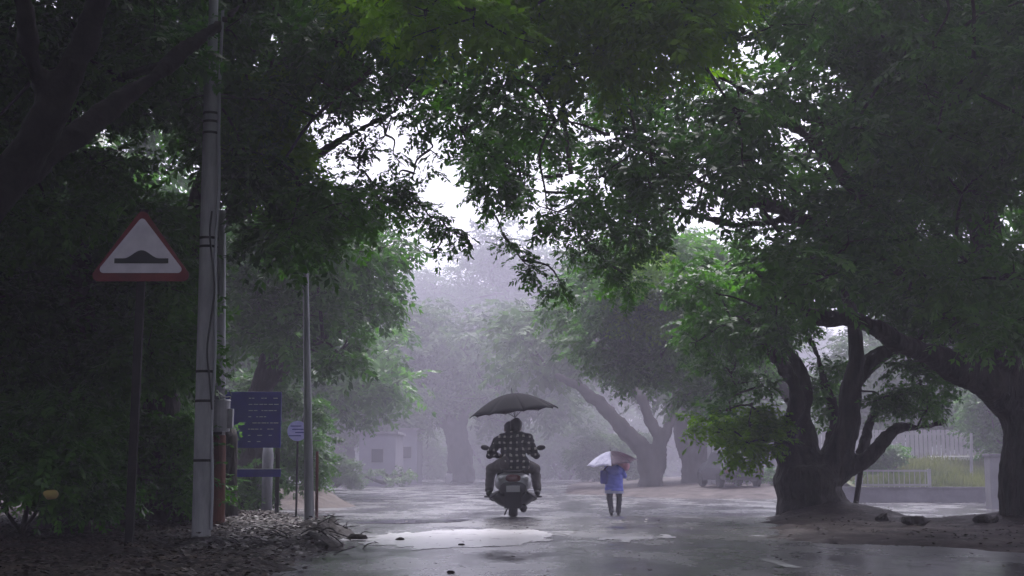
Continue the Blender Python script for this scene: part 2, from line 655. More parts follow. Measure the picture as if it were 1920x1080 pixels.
def clumps_poly(poly, y0, y1, n, r0, r1, rg, holes=True):
    xs = [p[0] for p in poly]
    ys = [p[1] for p in poly]
    C, RD = [], []
    tries = 0
    while len(C) < n and tries < n * 60:
        tries += 1
        x, y = rg.uniform(min(xs), max(xs)), rg.uniform(min(ys), max(ys))
        if not in_poly(x, y, poly):
            continue
        Y = rg.uniform(y0, y1)
        r = rg.uniform(r0, r1)
        if holes and any((len(h) < 5 or Y < h[4]) and ((x - h[0]) / (h[2] + 0.75 * r * F / Y)) ** 2 + ((y - h[1]) / (h[3] + 0.6 * r * F / Y)) ** 2 < 1 for h in HOLES):
            continue
        C.append(list(at(x, y, Y)))
        RD.append(r)
    return C, RD


def clumps_box(b, n, r0, r1, rg):
    C = [[rg.uniform(b[0], b[1]), rg.uniform(b[2], b[3]), rg.uniform(b[4], b[5])] for _ in range(n)]
    return C, [rg.uniform(r0, r1) for _ in range(n)]


def tree(name, label, cat, stems, crowns, bark="bark", leaf="leaf_dark", voxel=0.06, group=None, twigs=True, seed=1, twig_r=0.03):
    """stems: lists of (px,py,Y,radius_px) or ('w',x,y,z,r); crowns: dicts"""
    rg = np.random.default_rng(seed)
    paths = []
    for st in stems:
        P, Q = [], []
        for s in st:
            if s[0] == "w":
                P.append(Vector(s[1:4]))
                Q.append(s[4])
            else:
                P.append(at(s[0], s[1], s[2]))
                Q.append(s[3] * s[2] / F)
        PP, QQ = smooth_path(P, Q, 5)
        for i in range(len(PP)):
            w = mnoise.noise_vector(Vector(PP[i]) * 0.9)
            PP[i] += np.array(w) * min(0.16, QQ[i] * 1.1)
        paths.append((PP, QQ))
    base = Vector(paths[0][0][0])
    root = empty(name, base, label, cat, group=group)
    b = np.array(base)
    V, Fc, off = [], [], 0
    for PP, QQ in paths:
        v, f = tube_np(PP - b, QQ, 10)
        V.append(v)
        Fc += [tuple(i + off for i in q) for q in f]
        # cap the ends
        n = 10
        m = len(PP)
        V_off = off
        for k in range(n):
            Fc.append((V_off + (k + 1) % n, V_off + k, V_off + m * n, V_off + m * n))
            Fc.append((V_off + (m - 1) * n + k, V_off + (m - 1) * n + (k + 1) % n, V_off + m * n + 1, V_off + m * n + 1))
        off += len(v)
    me = bpy.data.meshes.new("trunk_tmp")
    me.from_pydata(np.concatenate(V).tolist(), [], [tuple(dict.fromkeys(q)) for q in Fc])
    me.update()
    if voxel:
        me = fuse(me, voxel, 3)
        nv = len(me.vertices)
        co = np.empty(nv * 3, dtype=np.float32)
        no = np.empty(nv * 3, dtype=np.float32)
        me.vertices.foreach_get("co", co)
        me.vertices.foreach_get("normal", no)
        co = co.reshape(-1, 3)
        no = no.reshape(-1, 3)
        amp = voxel * 0.65
        for i in range(nv):
            p = Vector(co[i])
            d = 1.2 * mnoise.noise(Vector((p.x * 3, p.y * 3, p.z * 2.2))) + 0.9 * (0.5 - abs(mnoise.noise(Vector((p.x * 7, p.y * 7, p.z * 4.5))))) + 0.5 * mnoise.noise(Vector((p.x * 14, p.y * 14, p.z * 10)))
            co[i] += no[i] * (d * amp)
        me.vertices.foreach_set("co", co.ravel())
        me.update()
    me.polygons.foreach_set("use_smooth", np.ones(len(me.polygons), dtype=bool))
    # thin branches to the leaf clumps
    allC, crown_parts = [], []
    for c in crowns:
        if "poly" in c:
            C, RD = clumps_poly(c["poly"], c["y"][0], c["y"][1], c["n"], c["r"][0], c["r"][1], rg, c.get("holes", True))
        elif "pts" in c:
            C = [list(at(*p[:3])) for p in c["pts"]]
            RD = [p[3] * p[2] / F for p in c["pts"]]
        else:
            C, RD = clumps_box(c["box"], c["n"], c["r"][0], c["r"][1], rg)
        if not C:
            continue
        C, RD = np.array(C), np.array(RD)
        crown_parts.append((c, C, RD))
        if twigs and c.get("twigs", True):
            allC.append((C, RD))
    link("trunk", me, M[bark], root)
    if allC:
        sk = np.concatenate([p[2:] for p, q in paths])
        tv, tf, off = [], [], 0
        for C, RD in allC:
            for c, r in zip(C, RD):
                d = np.linalg.norm(sk - c, axis=1)
                j = int(np.argmin(d))
                s0 = sk[j]
                ln = d[j]
                if ln < 0.2:
                    continue
                mid = (s0 + c) / 2 + np.array([0, 0, 0.10 * ln]) + rg.normal(0, 0.09 * ln, 3)
                m2 = s0 * 0.2 + c * 0.8 + rg.normal(0, 0.05 * ln, 3)
                r0 = twig_r * min(1.6, 0.5 + 0.25 * ln)
                PP, QQ = smooth_path([s0, mid, m2, c], [r0, r0 * 0.7, r0 * 0.45, r0 * 0.22], 3)
                v, f = tube_np(PP - b, QQ, 5)
                tv.append(v)
                tf += [tuple(i + off for i in q) for q in f]
                off += len(v)
                # side twigs inside the clump
                for _ in range(3):
                    e = c + rg.normal(0, 0.5, 3) * r * np.array([1.1, 1.1, 0.7])
                    st = m2 + (c - m2) * rg.random()
                    PP, QQ = smooth_path([st, (st + e) / 2 + rg.normal(0, 0.06, 3) * r, e], [r0 * 0.4, r0 * 0.28, r0 * 0.12], 2)
                    v, f = tube_np(PP - b, QQ, 4)
                    tv.append(v)
                    tf += [tuple(i + off for i in q) for q in f]
                    off += len(v)
                sk = np.concatenate([sk, ((s0 + mid) / 2)[None], mid[None], m2[None]])
        tm = np_mesh("limbs", np.concatenate(tv), np.array(tf), True)
        link("limbs", tm, M[bark], root)
    by_leaf = {}
    for c, C, RD in crown_parts:
        v = spray_mesh(C - b, RD, c.get("lai", 2.5), c.get("s", 0.5), rg)
        by_leaf.setdefault(c.get("leaf", leaf), []).append(v)
    for k, vs in by_leaf.items():
        vs = np.concatenate(vs)
        cm = np_mesh("crown", vs, np.arange(len(vs)).reshape(-1, 4))
        link("crown", cm, M[k], root)
    return root


# ------------------------------------------------------------------ terrain
def poly_sd(poly, x, y):
    """signed distance to a polygon, positive inside"""
    d = 1e9
    n = len(poly)
    for i in range(n):
        ax, ay = poly[i]
        bx, by = poly[(i + 1) % n]
        vx, vy = bx - ax, by - ay
        t = max(0, min(1, ((x - ax) * vx + (y - ay) * vy) / (vx * vx + vy * vy)))
        d = min(d, math.hypot(x - ax - vx * t, y - ay - vy * t))
    return d if in_poly(x, y, poly) else -d


def fbm(x, y, s, seed=0.0):
    return mnoise.fractal(Vector((x * s, y * s, seed)), 0.9, 2.0, 4)


def grid_sheet(name, xs, ys, fz, m, kind="structure", smooth=True, cull=None):
    nx, ny = len(xs), len(ys)
    V = [(x, y, fz(x, y)) for y in ys for x in xs]
    Fq = []
    for j in range(ny - 1):
        for i in range(nx - 1):
            q = (j * nx + i, j * nx + i + 1, (j + 1) * nx + i + 1, (j + 1) * nx + i)
            if cull is not None and all(V[k][2] < cull(V[k][0], V[k][1]) for k in q):
                continue
            Fq.append(q)
    me = np_mesh(name, V, Fq, smooth)
    o = link(name, me, m)
    tag(o, None, None, kind=kind)
    return o


def frange(a, b, n):
    return [a + (b - a) * i / (n - 1) for i in range(n)]


ysr = frange(-60, 4, 9) + frange(5, 34, 88) + frange(36, 140, 40) + frange(150, 340, 20)
grid_sheet("ground", [-200, -60, -20, 20, 60, 200], ysr, lambda x, y: road_z(y) - 0.006 - 0.05 * sstep(3, 30, abs(x)), M["ground"])
# the wet road with its junction; a slight crown and worn hollows
grid_sheet("road", frange(-46, 46, 70), ysr[2:-14], lambda x, y: road_z(y) + 0.002, M["asphalt"])

LEFT_EDGE = [(-6.0, -1.0), (5, -1.2), (9.5, -1.35), (12.2, -1.45), (14, -1.75), (16, -2.1), (18, -2.45), (20, -2.75), (23, -3.4), (26, -4.6), (28.5, -6.5), (30, -9.5), (31, -14)]
LEFT_POLY = [(x, y) for y, x in LEFT_EDGE] + [(-40, 31), (-40, -6)]
RIGHT_POLY = [(2.5, 13.7), (3.6, 13.1), (4.3, 11.9), (5.6, 9.4), (7, 6), (8, -6), (30, -6), (30, 19), (12, 20.2), (9.0, 19.6), (7.2, 19.2), (6.3, 20.4), (5.8, 22.0), (4.7, 22.6), (3.9, 21.6), (3.25, 19.4), (2.9, 17.2), (2.35, 15.2)]
LEFT_FAR = [(-5.5, 40), (-7, 37), (-9, 36), (-40, 36), (-40, 140), (-30, 140), (-19, 96), (-11, 60)]


def left_h(x, y):
    d = poly_sd(LEFT_POLY, x, y) + 0.22 * fbm(x, y, 1.3, 5)
    h = -0.08 + 0.13 * sstep(-0.15, 0.55, d)
    h += sstep(0, 0.6, d) * (0.045 * fbm(x, y, 1.1) + 0.03 * fbm(x, y, 4.2, 3))
    h += 0.20 * math.exp(-((x + 2.05) / 0.30) ** 2 - ((y - 15.6) / 0.9) ** 2) * (1 + 0.9 * fbm(x, y, 4.5))
    h += 0.13 * math.exp(-((x + 1.75) / 0.28) ** 2 - ((y - 13.2) / 0.7) ** 2) * (1 + 0.9 * fbm(x, y, 4.5, 6))
    h += 0.5 * sstep(3.5, 12, d)
    return h


def right_h(x, y):
    d = poly_sd(RIGHT_POLY, x, y) + 0.25 * fbm(x, y, 0.9, 8)
    h = -0.06 + 0.10 * sstep(-0.15, 0.8, d)
    h += sstep(0, 0.8, d) * (0.035 * fbm(x, y, 0.9, 2) + 0.02 * fbm(x, y, 3.6, 4))
    h += 0.20 * math.exp(-((x - 4.85) / 0.85) ** 2 - ((y - 21.0) / 0.9) ** 2)
    h += 0.22 * math.exp(-((x - 7.3) / 0.9) ** 2 - ((y - 19.0) / 0.9) ** 2)
    return h


def far_left_h(x, y):
    d = poly_sd(LEFT_FAR, x, y) + 0.4 * fbm(x, y, 0.4, 8)
    return -0.06 + 0.16 * sstep(-0.1, 1.0, d) + 0.25 * sstep(2, 10, d) + 0.06 * fbm(x, y, 0.5)


base_cull = lambda x, y: road_z(y) - 0.03
grid_sheet("left_verge", frange(-1.0, -9, 110) + frange(-9.5, -40, 14), frange(-6, 7.5, 12) + frange(8, 31.5, 200), lambda x, y: road_z(y) * sstep(-2, -6, x) * 0 + (road_z(y) if y > 21 else 0) * (1 - 0.5 * sstep(0.5, 3, poly_sd(LEFT_POLY, x, y))) + left_h(x, y), M["soil"], cull=base_cull)
grid_sheet("right_verge", frange(1.8, 9.5, 96) + frange(10, 30, 20), frange(-6, 9, 12) + frange(9.3, 23.2, 130), lambda x, y: road_z(y) + right_h(x, y), M["soil_red"], cull=base_cull)
grid_sheet("far_verge", frange(-40, -4.5, 60), frange(35, 140, 70), lambda x, y: road_z(y) + far_left_h(x, y), M["soil_red"], cull=base_cull)

# earth mound beside the road mouth
em = MB()
me_pts = []
for j in range(22):
    ring = []
    for i in range(40):
        a = 2 * math.pi * i / 40
        rr = j / 21
        x, y = math.cos(a) * rr * 1.55, math.sin(a) * rr * 2.2
        z = 0.60 * (1 - rr ** 1.6) ** 1.2 * (1 + 0.5 * fbm(x + 9, y, 1.2)) + 0.05 * fbm(x, y, 2.5) * (1 - rr) - 0.03
        ring.append((x, y, z))
    me_pts.append(ring)
vv = [p for r in me_pts for p in r]
ff = [(j * 40 + i, j * 40 + (i + 1) % 40, (j + 1) * 40 + (i + 1) % 40, (j + 1) * 40 + i) for j in range(21) for i in range(40)]
gm = ground_at(590, 950)
o = link("earth_mound", np_mesh("earth_mound", vv, ff, True), M["mound"], None, (gm.x - 0.35, gm.y, gm.z))
tag(o, "low brown earth mound at the left road mouth behind the thin grey pole", "earth mound")

# far right kerb strip and plant island where the far trees stand
ISL = [(2.2, 58), (5.0, 50), (12, 47), (26, 47), (30, 47), (44, 60), (44, 120), (6, 120), (3.0, 80)]


def isl_h(x, y):
    d = poly_sd(ISL, x, y) + 0.3 * fbm(x, y, 0.4, 2)
    return -0.06 + 0.2 * sstep(-0.1, 0.5, d) + 0.25 * sstep(1, 8, d) + 0.05 * fbm(x, y, 0.5)


grid_sheet("far_island", frange(1.5, 44, 90), frange(45, 120, 90), lambda x, y: road_z(y) + isl_h(x, y), M["soil_red"], cull=base_cull)


def flat_patch(name, outline, lift, m, rag=0.12, seed=0, dense=6, stretch=3.5):
    """irregular sheet lying 4 mm above the road; outline given as world x,y"""
    pts = []
    n = len(outline)
    for i in range(n):
        a, b = Vector(outline[i]), Vector(outline[(i + 1) % n])
        for k in range(dense):
            p = a.lerp(b, k / dense)
            w = mnoise.noise_vector(Vector((p.x * 2.4, p.y * 0.9, seed + 0.3))) * rag + mnoise.noise_vector(Vector((p.x * 7, p.y * 2.5, seed))) * rag * 0.6
            pts.append((p.x + w.x, p.y + w.y * stretch))
    bm = bmesh.new()
    vs = [bm.verts.new((x, y, road_z(y) + lift)) for x, y in pts]
    f = bm.faces.new(vs)
    bmesh.ops.triangulate(bm, faces=[f])
    bmesh.ops.recalc_face_normals(bm, faces=bm.faces[:])
    me = bpy.data.meshes.new(name)
    bm.to_mesh(me)
    bm.free()
    if me.polygons and me.polygons[0].normal.z < 0:
        me.flip_normals()
    o = link(name, me, m)
    return tag(o, None, None, kind="structure")


def px_out(pts):
    return [(ground_at(x, y).x, ground_at(x, y).y) for x, y in pts]




def sheen_paint_band(px_poly, thr, seed, lift=0.006):
    """pale cells that paint in the wet sheen of the road, and worn paint remains"""
    W = px_out(px_poly)
    xs = [p[0] for p in W]
    ys = [p[1] for p in W]
    x0, y0 = min(xs) - 0.2, min(ys) - 0.6
    dx, dy = 0.018, 0.06
    nx, ny = int((max(xs) + 0.2 - x0) / dx), int((max(ys) + 0.6 - y0) / dy)
    V, Fq, idx = [], [], {}

    def vert(i, j):
        if (i, j) not in idx:
            x, y = x0 + i * dx, y0 + j * dy
            idx[(i, j)] = len(V)
            V.append((x + 0.006 * mnoise.noise(Vector((x * 40, y * 9, seed))), y, road_z(y) + lift))
        return idx[(i, j)]

    for j in range(ny):
        for i in range(nx):
            x, y = x0 + (i + .5) * dx, y0 + (j + .5) * dy
            d = poly_sd(W, x, y * 1.0)
            n = mnoise.fractal(Vector((x * 3.2, y * 0.9, seed)), 0.8, 2.1, 5)
            if d / 0.35 + n * 1.1 > thr:
                Fq.append((vert(i, j), vert(i + 1, j), vert(i + 1, j + 1), vert(i, j + 1)))
    o = link("road_marking_or_sheen", np_mesh("road_marking_or_sheen", V, np.array(Fq)), M["sheen_worn_paint"])
    tag(o, None, None, kind="structure")


sheen_paint_band([(660, 1012), (700, 1004), (760, 999), (860, 994), (1010, 995), (1075, 998), (1050, 1011), (990, 1020), (890, 1029), (790, 1030), (720, 1023)], 0.12, 1.0)  # bright sheen of the wet road, painted on as a pale ragged band
sheen_paint_band([(1120, 1012), (1180, 1006), (1245, 1003), (1240, 1012), (1180, 1016)], 0.15, 2.0)
sheen_paint_band([(1335, 1012), (1420, 1002), (1450, 1005), (1400, 1016)], 0.45, 4.0)
flat_patch("puddle", px_out([(650, 981), (760, 975), (880, 974), (870, 979), (740, 984)]), 0.007, M["water"], 0.12, 3)
flat_patch("road_marking_or_sheen", px_out([(1420, 1049), (1448, 1051), (1510, 1068), (1478, 1067)]), 0.007, M["road_paint"], 0.02, 5, 4, 1.0)

# dead leaves, clods and twigs on the left verge
rg = np.random.default_rng(5)


def scatter_litter(name, n, fx, fz, smin, smax, m):
    V = []
    for _ in range(n):
        x, y = fx()
        z = fz(x, y)
        s = rg.uniform(smin, smax)
        a = rg.uniform(0, 6.28)
        up = rg.uniform(0, 0.7)
        d = Vector((math.cos(a), math.sin(a), rg.uniform(-0.15, 0.35))) * s
        sd = Vector((-math.sin(a), math.cos(a), rg.uniform(-0.4, 0.4))) * s * 0.32
        p = Vector((x, y, z + 0.004 + up * 0.035))
        V += [p, p + d * 0.5 + sd, p + d, p + d * 0.5 - sd]
    me = np_mesh(name, [list(v) for v in V], np.arange(len(V)).reshape(-1, 4))
    o = link(name, me, m)
    return tag(o, None, None, kind="stuff")


def lv():
    while True:
        y = rg.uniform(8.5, 26)
        x = rg.uniform(-8, -1.1)
        d = poly_sd(LEFT_POLY, x, y)
        if d > rg.uniform(-0.25, 0.5) and rg.random() < 1.2 - 0.12 * d:
            return x, y


scatter_litter("leaf_litter", 30000, lv, lambda x, y: (road_z(y) if y > 21 else 0) * (1 - 0.5 * sstep(0.5, 3, poly_sd(LEFT_POLY, x, y))) + left_h(x, y), 0.025, 0.07, M["litter"])


def rv():
    while True:
        y, x = rg.uniform(11, 22.5), rg.uniform(2.2, 11)
        if poly_sd(RIGHT_POLY, x, y) > rg.uniform(-0.2, 0.5):
            return x, y


scatter_litter("leaf_litter", 2600, rv, lambda x, y: road_z(y) + right_h(x, y), 0.02, 0.07, M["litter"])
scatter_litter("leaf_litter", 260, lambda: (rg.uniform(-1.6, 4), rg.uniform(9, 20)), lambda x, y: road_z(y) + 0.003, 0.02, 0.06, M["litter"])

tw = MB()
for k in range(46):
    y = rg.uniform(12.2, 17.2)
    x = -1.95 + 0.08 * (14.5 - y) + rg.normal(0, 0.28)
    z = left_h(x, y) + 0.01
    a = rg.uniform(0, 6.28)
    ln = rg.uniform(0.12, 0.4)
    p0 = Vector((x, y, z))
    p1 = p0 + Vector((math.cos(a) * ln, math.sin(a) * ln, rg.uniform(0.0, 0.10)))
    tw.tube([p0, (p0 + p1) / 2 + Vector((0, 0, rg.uniform(0, 0.04))), p1], [0.007, 0.006, 0.003], 5, 2)
tag(tw.build("fallen_twigs", M["bark_wet"]), None, None, kind="stuff")

# pieces of broken kerb on the right verge, small stones on the road
for i, (px, py, w, h) in enumerate([(1715, 981, 0.34, 0.09), (1848, 979, 0.30, 0.10), (1655, 972, 0.22, 0.07)]):
    g = ground_at(px, py + 4, 0.04)
    mb = MB().ball((0, 0, h / 2), (w / 2, 0.1, h * 0.62), 20, 12)
    for v in mb.bm.verts:
        v.co += Vector(mnoise.noise_vector(v.co * 9 + Vector((i, 0, 0)))) * 0.05
    o = mb.build("kerb_block", M["bark"], None, g)
    o.rotation_euler = (0, 0.05 * i, 0.15 * i)
    tag(o, ["dark broken kerb block on the right verge, midway between the two trunks", "dark broken kerb block on the right verge, beside the big edge trunk", "small dark kerb chunk on the right verge, close to the many-stemmed trunk"][i], "kerb block", "broken kerb blocks on the verge")
for i, (px, py, w, lb) in enumerate([(668, 1012, 0.11, "flat dark chip on the road by the left leaf heap"), (865, 1024, 0.035, "small dark stone on the edge of the painted road sheen"), (750, 1014, 0.05, "flat dark stone in the left part of the painted road sheen"), (845, 1076, 0.03, "small dark pebble at the very bottom of the road")]):
    g = ground_at(px, py)
    mb = MB().ball((0, 0, 0.012), (w, w * 0.6, w * 0.4), 10, 6)
    for v in mb.bm.verts:
        v.co += Vector(mnoise.noise_vector(v.co * 20 + Vector((i * 3, 0, 0)))) * w * 0.25
    o = mb.build("stone", M["soil"], None, g, True)
    tag(o, lb, "stone", "stones on the wet road")

# ------------------------------------------------------------------ street furniture
# hump warning sign
g = ground_at(240, 1028, 0.03)
SY = g.y
sg = empty("warning_sign", g, "triangular red-bordered speed hump warning sign on a slim black post", "road sign")
tc = at(266, 462, SY) - g
MB().box((tc.x * 0.48, 0.03, (tc.z + 0.35) / 2 - 0.1), (0.075, 0.045, tc.z + 0.55), rot=Matrix.Rotation(math.atan2(tc.x, tc.z), 3, "Y"), bevel=0.004).build("post", M["dark_metal"], sg)


def tri(cx, cz, w, h, r, n=6):
    V = [(cx - w / 2, cz - h / 2), (cx + w / 2, cz - h / 2), (cx, cz + h / 2)]
    out = []
    for i in range(3):
        p, a, b = Vector(V[i]), Vector(V[i - 1]), Vector(V[(i + 1) % 3])
        d1, d2 = (a - p).normalized(), (b - p).normalized()
        half = d1.angle(d2) / 2
        L_ = r / math.tan(half)
        c = p + (d1 + d2).normalized() * (r / math.sin(half))
        s, e = p + d1 * L_, p + d2 * L_
        a0 = math.atan2(s.y - c.y, s.x - c.x)
        a1 = math.atan2(e.y - c.y, e.x - c.x)
        while a1 < a0 - math.pi:
            a1 += 2 * math.pi
        while a1 > a0 + math.pi:
            a1 -= 2 * math.pi
        for k in range(n + 1):
            t = a0 + (a1 - a0) * k / n
            out.append((c.x + r * math.cos(t), c.y + r * math.sin(t)))
    return out


ppm = F / SY
sx, sz = tc.x, tc.z
MB().prism(tri(sx, sz + 4 / ppm, 204 / ppm, 142 / ppm, 0.055), -0.012, 0.004).build("sign_border", M["sign_red"], sg)
MB().prism(tri(sx, sz + 3 / ppm, 170 / ppm, 109 / ppm, 0.035), -0.017, -0.0125).build("sign_face", M["sign_white"], sg)
hump = []
hw = 51 / ppm
for k in range(31):
    u = -1 + 2 * k / 30
    z = 9.5 + 15.5 * (math.cos(min(1, abs(u) / 0.66) * math.pi) * 0.5 + 0.5)
    hump.append((u * hw, z / ppm))
oz = sz - 33 / ppm
ol = [(sx + 1 / ppm - hw, oz)] + [(sx + 1 / ppm + a, oz + b) for a, b in hump] + [(sx + 1 / ppm + hw, oz)]
MB().prism(ol[::-1], -0.021, -0.0175).build("hump_symbol", M["sign_black"], sg)
MB().box((sx, 0.012, sz + 0.08), (0.16, 0.016, 0.03)).build("bracket", M["dark_metal"], sg)
MB().box((sx, 0.012, sz - 0.15), (0.2, 0.016, 0.03)).build("bracket", M["dark_metal"], sg)

# foreground concrete pole with strapped conduit
g = ground_at(377, 1016, 0.03)
top = at(402, -60, g.y)
p = empty("utility_pole", g, "tall pale concrete pole with strapped conduit just right of the warning sign", "pole", group="grey roadside poles")
d = top - g
mid = d * 0.79
w0, w1 = 17.5 * g.y / F, 14.5 * g.y / F
MB().bar((-0.0, 0, -0.2), mid, w0, w1, 24).build("shaft", M["concrete"], p, smooth=False)
MB().bar(mid * 0.995, d, w1 * 0.68, w1 * 0.6, 20).build("upper_shaft", M["galv"], p)
MB().bar(mid * 0.985, mid * 1.012, w1 * 1.12, w1 * 0.95, 24).build("collar", M["concrete"], p)
off = Vector((w0 * 1.02, -0.03, 0))
c = MB()
c.tube([off + d * t + Vector((0.012 * math.sin(t * 23), 0, 0)) for t in [0.02, 0.1, 0.2, 0.3, 0.4, 0.5, 0.6, 0.7, 0.8, 0.92]], [0.016] * 10, 8, 4)
c.build("conduit", M["galv"], p, smooth=True)
c = MB()
c.tube([Vector((w0 * 0.7, -w0 * 0.9, 0)) + d * t + Vector((0.03 * math.sin(t * 31 + 1), 0, 0)) for t in [0.22, 0.27, 0.32, 0.37, 0.42, 0.47, 0.52, 0.56]], [0.010] * 8, 6, 4)
c.build("cable", M["black_plastic"], p, smooth=True)
for t in (0.135, 0.235, 0.285, 0.50, 0.515, 0.72, 0.735, 0.70):
    q = d * t
    rr = w0 + (w1 - w0) * t / 0.79
    mb = MB().bar(q - d * 0.0022, q + d * 0.0022, rr * 1.05, rr * 1.05, 24).box(q + Vector((rr * 1.05, -0.01, 0)), (0.03, 0.04, 0.018))
    mb.build("strap", M["dark_metal"], p)

# second pole just behind, carrying the meter box
g2 = ground_at(408, 985, 0.04)
top = at(414, 395, g2.y)
p2 = empty("utility_pole", g2, "grey steel pole behind the tall concrete pole, carrying the meter box", "pole", group="grey roadside poles")
d2 = top - g2
pr = 12.5 * g2.y / F
MB().bar((0, 0, -0.2), d2 * 0.28, pr * 1.12, pr * 1.08, 20).build("rusty_base", M["rust_red"], p2)["label"] = "rust-red lower sleeve of the pole"
MB().bar(d2 * 0.28, d2, pr, pr * 0.8, 20).build("shaft", M["galv"], p2)
mb = MB()
mb.bar(d2 * 0.42 + Vector((0.0, 0, 0)), d2 * 0.424, pr * 1.7, pr * 1.7, 18)
mb.build("band", M["galv"], p2)
# meter box
s2 = F / g2.y
bx = empty("meter_box", at(418, 782, g2.y) + Vector((0, -pr - 0.14, 0)), "grey metal meter box strapped to the steel pole beside the blue board", "meter box")
MB().bar((0, 0, -28 / s2), (0, 0, 28 / s2), 19 / s2, 19 / s2, 20).box((0, 0.06, 0), (34 / s2, 0.1, 54 / s2)).build("case", M["box_grey"], bx)
MB().bar((0, 0, 28 / s2), (0, 0, 31 / s2), 21.5 / s2, 20 / s2, 20).build("lid", M["galv"], bx)
MB().box((22 / s2, -0.02, -4 / s2), (9 / s2, 0.09, 36 / s2), bevel=0.006).build("side_switch", M["box_grey"], bx)
MB().tube([(16 / s2, 0, 28 / s2), (20 / s2, 0, 36 / s2), (4 / s2, -0.04, 34 / s2), (-20 / s2, 0, 32 / s2)], [0.008] * 4, 6, 4).build("cable_loop", M["galv"], bx)
MB().box((-4 / s2, -0.06, -31 / s2), (30 / s2, 0.2, 5 / s2)).build("base_plate", M["black_plastic"], bx)

# red-brown stump of a broken trunk beside the poles
g3 = at(427, 972, 19.9)
st = MB()
hh = 165 * g3.y / F
prof = [(0.16, -0.1), (0.135, 0.15), (0.11, hh * 0.45), (0.105, hh * 0.9), (0.07, hh)]
st.lathe(prof, n=18)
for v in st.bm.verts:
    v.co += Vector(mnoise.noise_vector(v.co * 4)) * 0.03
o = st.build("tree_stump", M["bark"], None, g3, True)
tag(o, "slim red-brown bare trunk standing right behind the rusty pole base", "tree trunk")

# blue notice board
g4 = at(518, 963, 22.0)
s4 = F / g4.y
nb = empty("notice_board", g4, "blue notice board with rows of pale lettering beside the poles", "notice board")
c0 = at(474, 787, g4.y) - g4
MB().box(c0, (106 / s4, 0.03, 104 / s4), bevel=0.004).build("board", M["blue_paint"], nb)
tx = MB()
rr = random.Random(4)
for k in range(8):
    z = c0.z + (40 - 11.5 * k) / s4
    x = -8
    while x < 46:
        w = rr.uniform(3, 9)
        if rr.random() < 0.75 and x + w < 50:
            tx.box((c0.x + (x + w / 2) / s4, -0.0165, z), (w / s4, 0.003, 1.5 / s4))
        x += w + rr.uniform(1.2, 3)
tx.build("lettering", M["text_white"], nb)
MB().box(Vector((0.0, 0.035, c0.z / 2 + 0.1)), (0.06, 0.04, c0.z + 0.6)).build("post", M["dark_metal"], nb)
MB().box(Vector((-0.72, 0.035, c0.z / 2 + 0.1)), (0.06, 0.04, c0.z + 0.6)).build("post", M["dark_metal"], nb)
zr = (at(470, 887, g4.y) - g4)
MB().box((zr.x - 0.0, 0, zr.z), (112 / s4, 0.028, 14 / s4)).build("lower_rail", M["blue_paint"], nb)
MB().box((zr.x - 0.0, 0, zr.z + 7.6 / s4), (112 / s4, 0.03, 1.2 / s4)).build("rail_edge", M["text_white"], nb)

# pale post behind the board
g5 = at(500, 952, 24.5)
mb = MB().lathe([(0.10, -0.1), (0.095, 0.5), (0.10, 0.9), (0.085, 1.05), (0.03, 1.1)], n=12)
for v in mb.bm.verts:
    v.co += Vector(mnoise.noise_vector(v.co * 6)) * 0.02
o = mb.build("stone_post", M["concrete"], None, g5, True)
tag(o, "short weathered pale post seen under the blue notice board", "post")

# thin grey pole with insulators
g6 = ground_at(581, 974, 0.03)
s6 = F / g6.y
tp = at(572, 452, g6.y) - g6
p6 = empty("utility_pole", g6, "thin grey tapered pole standing right of the blue notice board", "pole", group="grey roadside poles")
MB().bar((0, 0, -0.2), tp, 9.5 / s6, 5 / s6, 18).build("shaft", M["galv"], p6)
ins = MB()
for k, (yy, r_) in enumerate([(459, 4), (470, 3.5), (479, 3.5), (490, 6.5)]):
    ins.ball(at(572, yy, g6.y) - g6 + Vector((0, -0.03, 0)), (r_ / s6 * 1.2, r_ / s6 * 1.2, r_ / s6 * 0.9), 12, 8)
ins.build("insulator_string", M["white_paint"], p6, smooth=True)
mb = MB()
MB().box(at(594, 826, g6.y) - g6, (16 / s6, 0.02, 2.2 / s6)).build("step_bar", M["galv"], p6)
MB().box(at(594, 808, g6.y) - g6, (14 / s6, 0.02, 2.2 / s6)).build("step_bar", M["galv"], p6)
MB().bar(Vector((12 / s6, 0.02, -0.1)), Vector((11 / s6, 0.02, 125 / s6)), 3.2 / s6, 2.6 / s6, 10).build("guy_stake", M["rust_red"], p6)

# lilac round sign behind
g7 = at(556, 958, 23.0)
g7.x = at(558, 800, g7.y).x
s7 = F / g7.y
rs = empty("round_sign", g7, "small round pale lilac sign on a thin stake left of the thin pole", "road sign")
cz = at(556, 808, g7.y).z - g7.z
ry = Matrix.Rotation(R(90), 3, "X")
MB().lathe([(0.001, -0.008), (19 / s7, -0.008), (19 / s7, 0.008), (0.001, 0.008)], (0, 0, cz), ry, 28).build("disc", M["lilac"], rs)
tx = MB()
for k in range(4):
    tx.box((rr.uniform(-0.04, 0.04), -0.0105, cz + (9 - 6 * k) / s7), (rr.uniform(14, 24) / s7, 0.004, 1.5 / s7))
tx.build("lettering", M["blue_paint"], rs)
MB().bar((0, 0.03, -0.1), (0, 0.03, cz + 0.1), 0.018, 0.018, 8).build("stake", M["dark_metal"], rs)

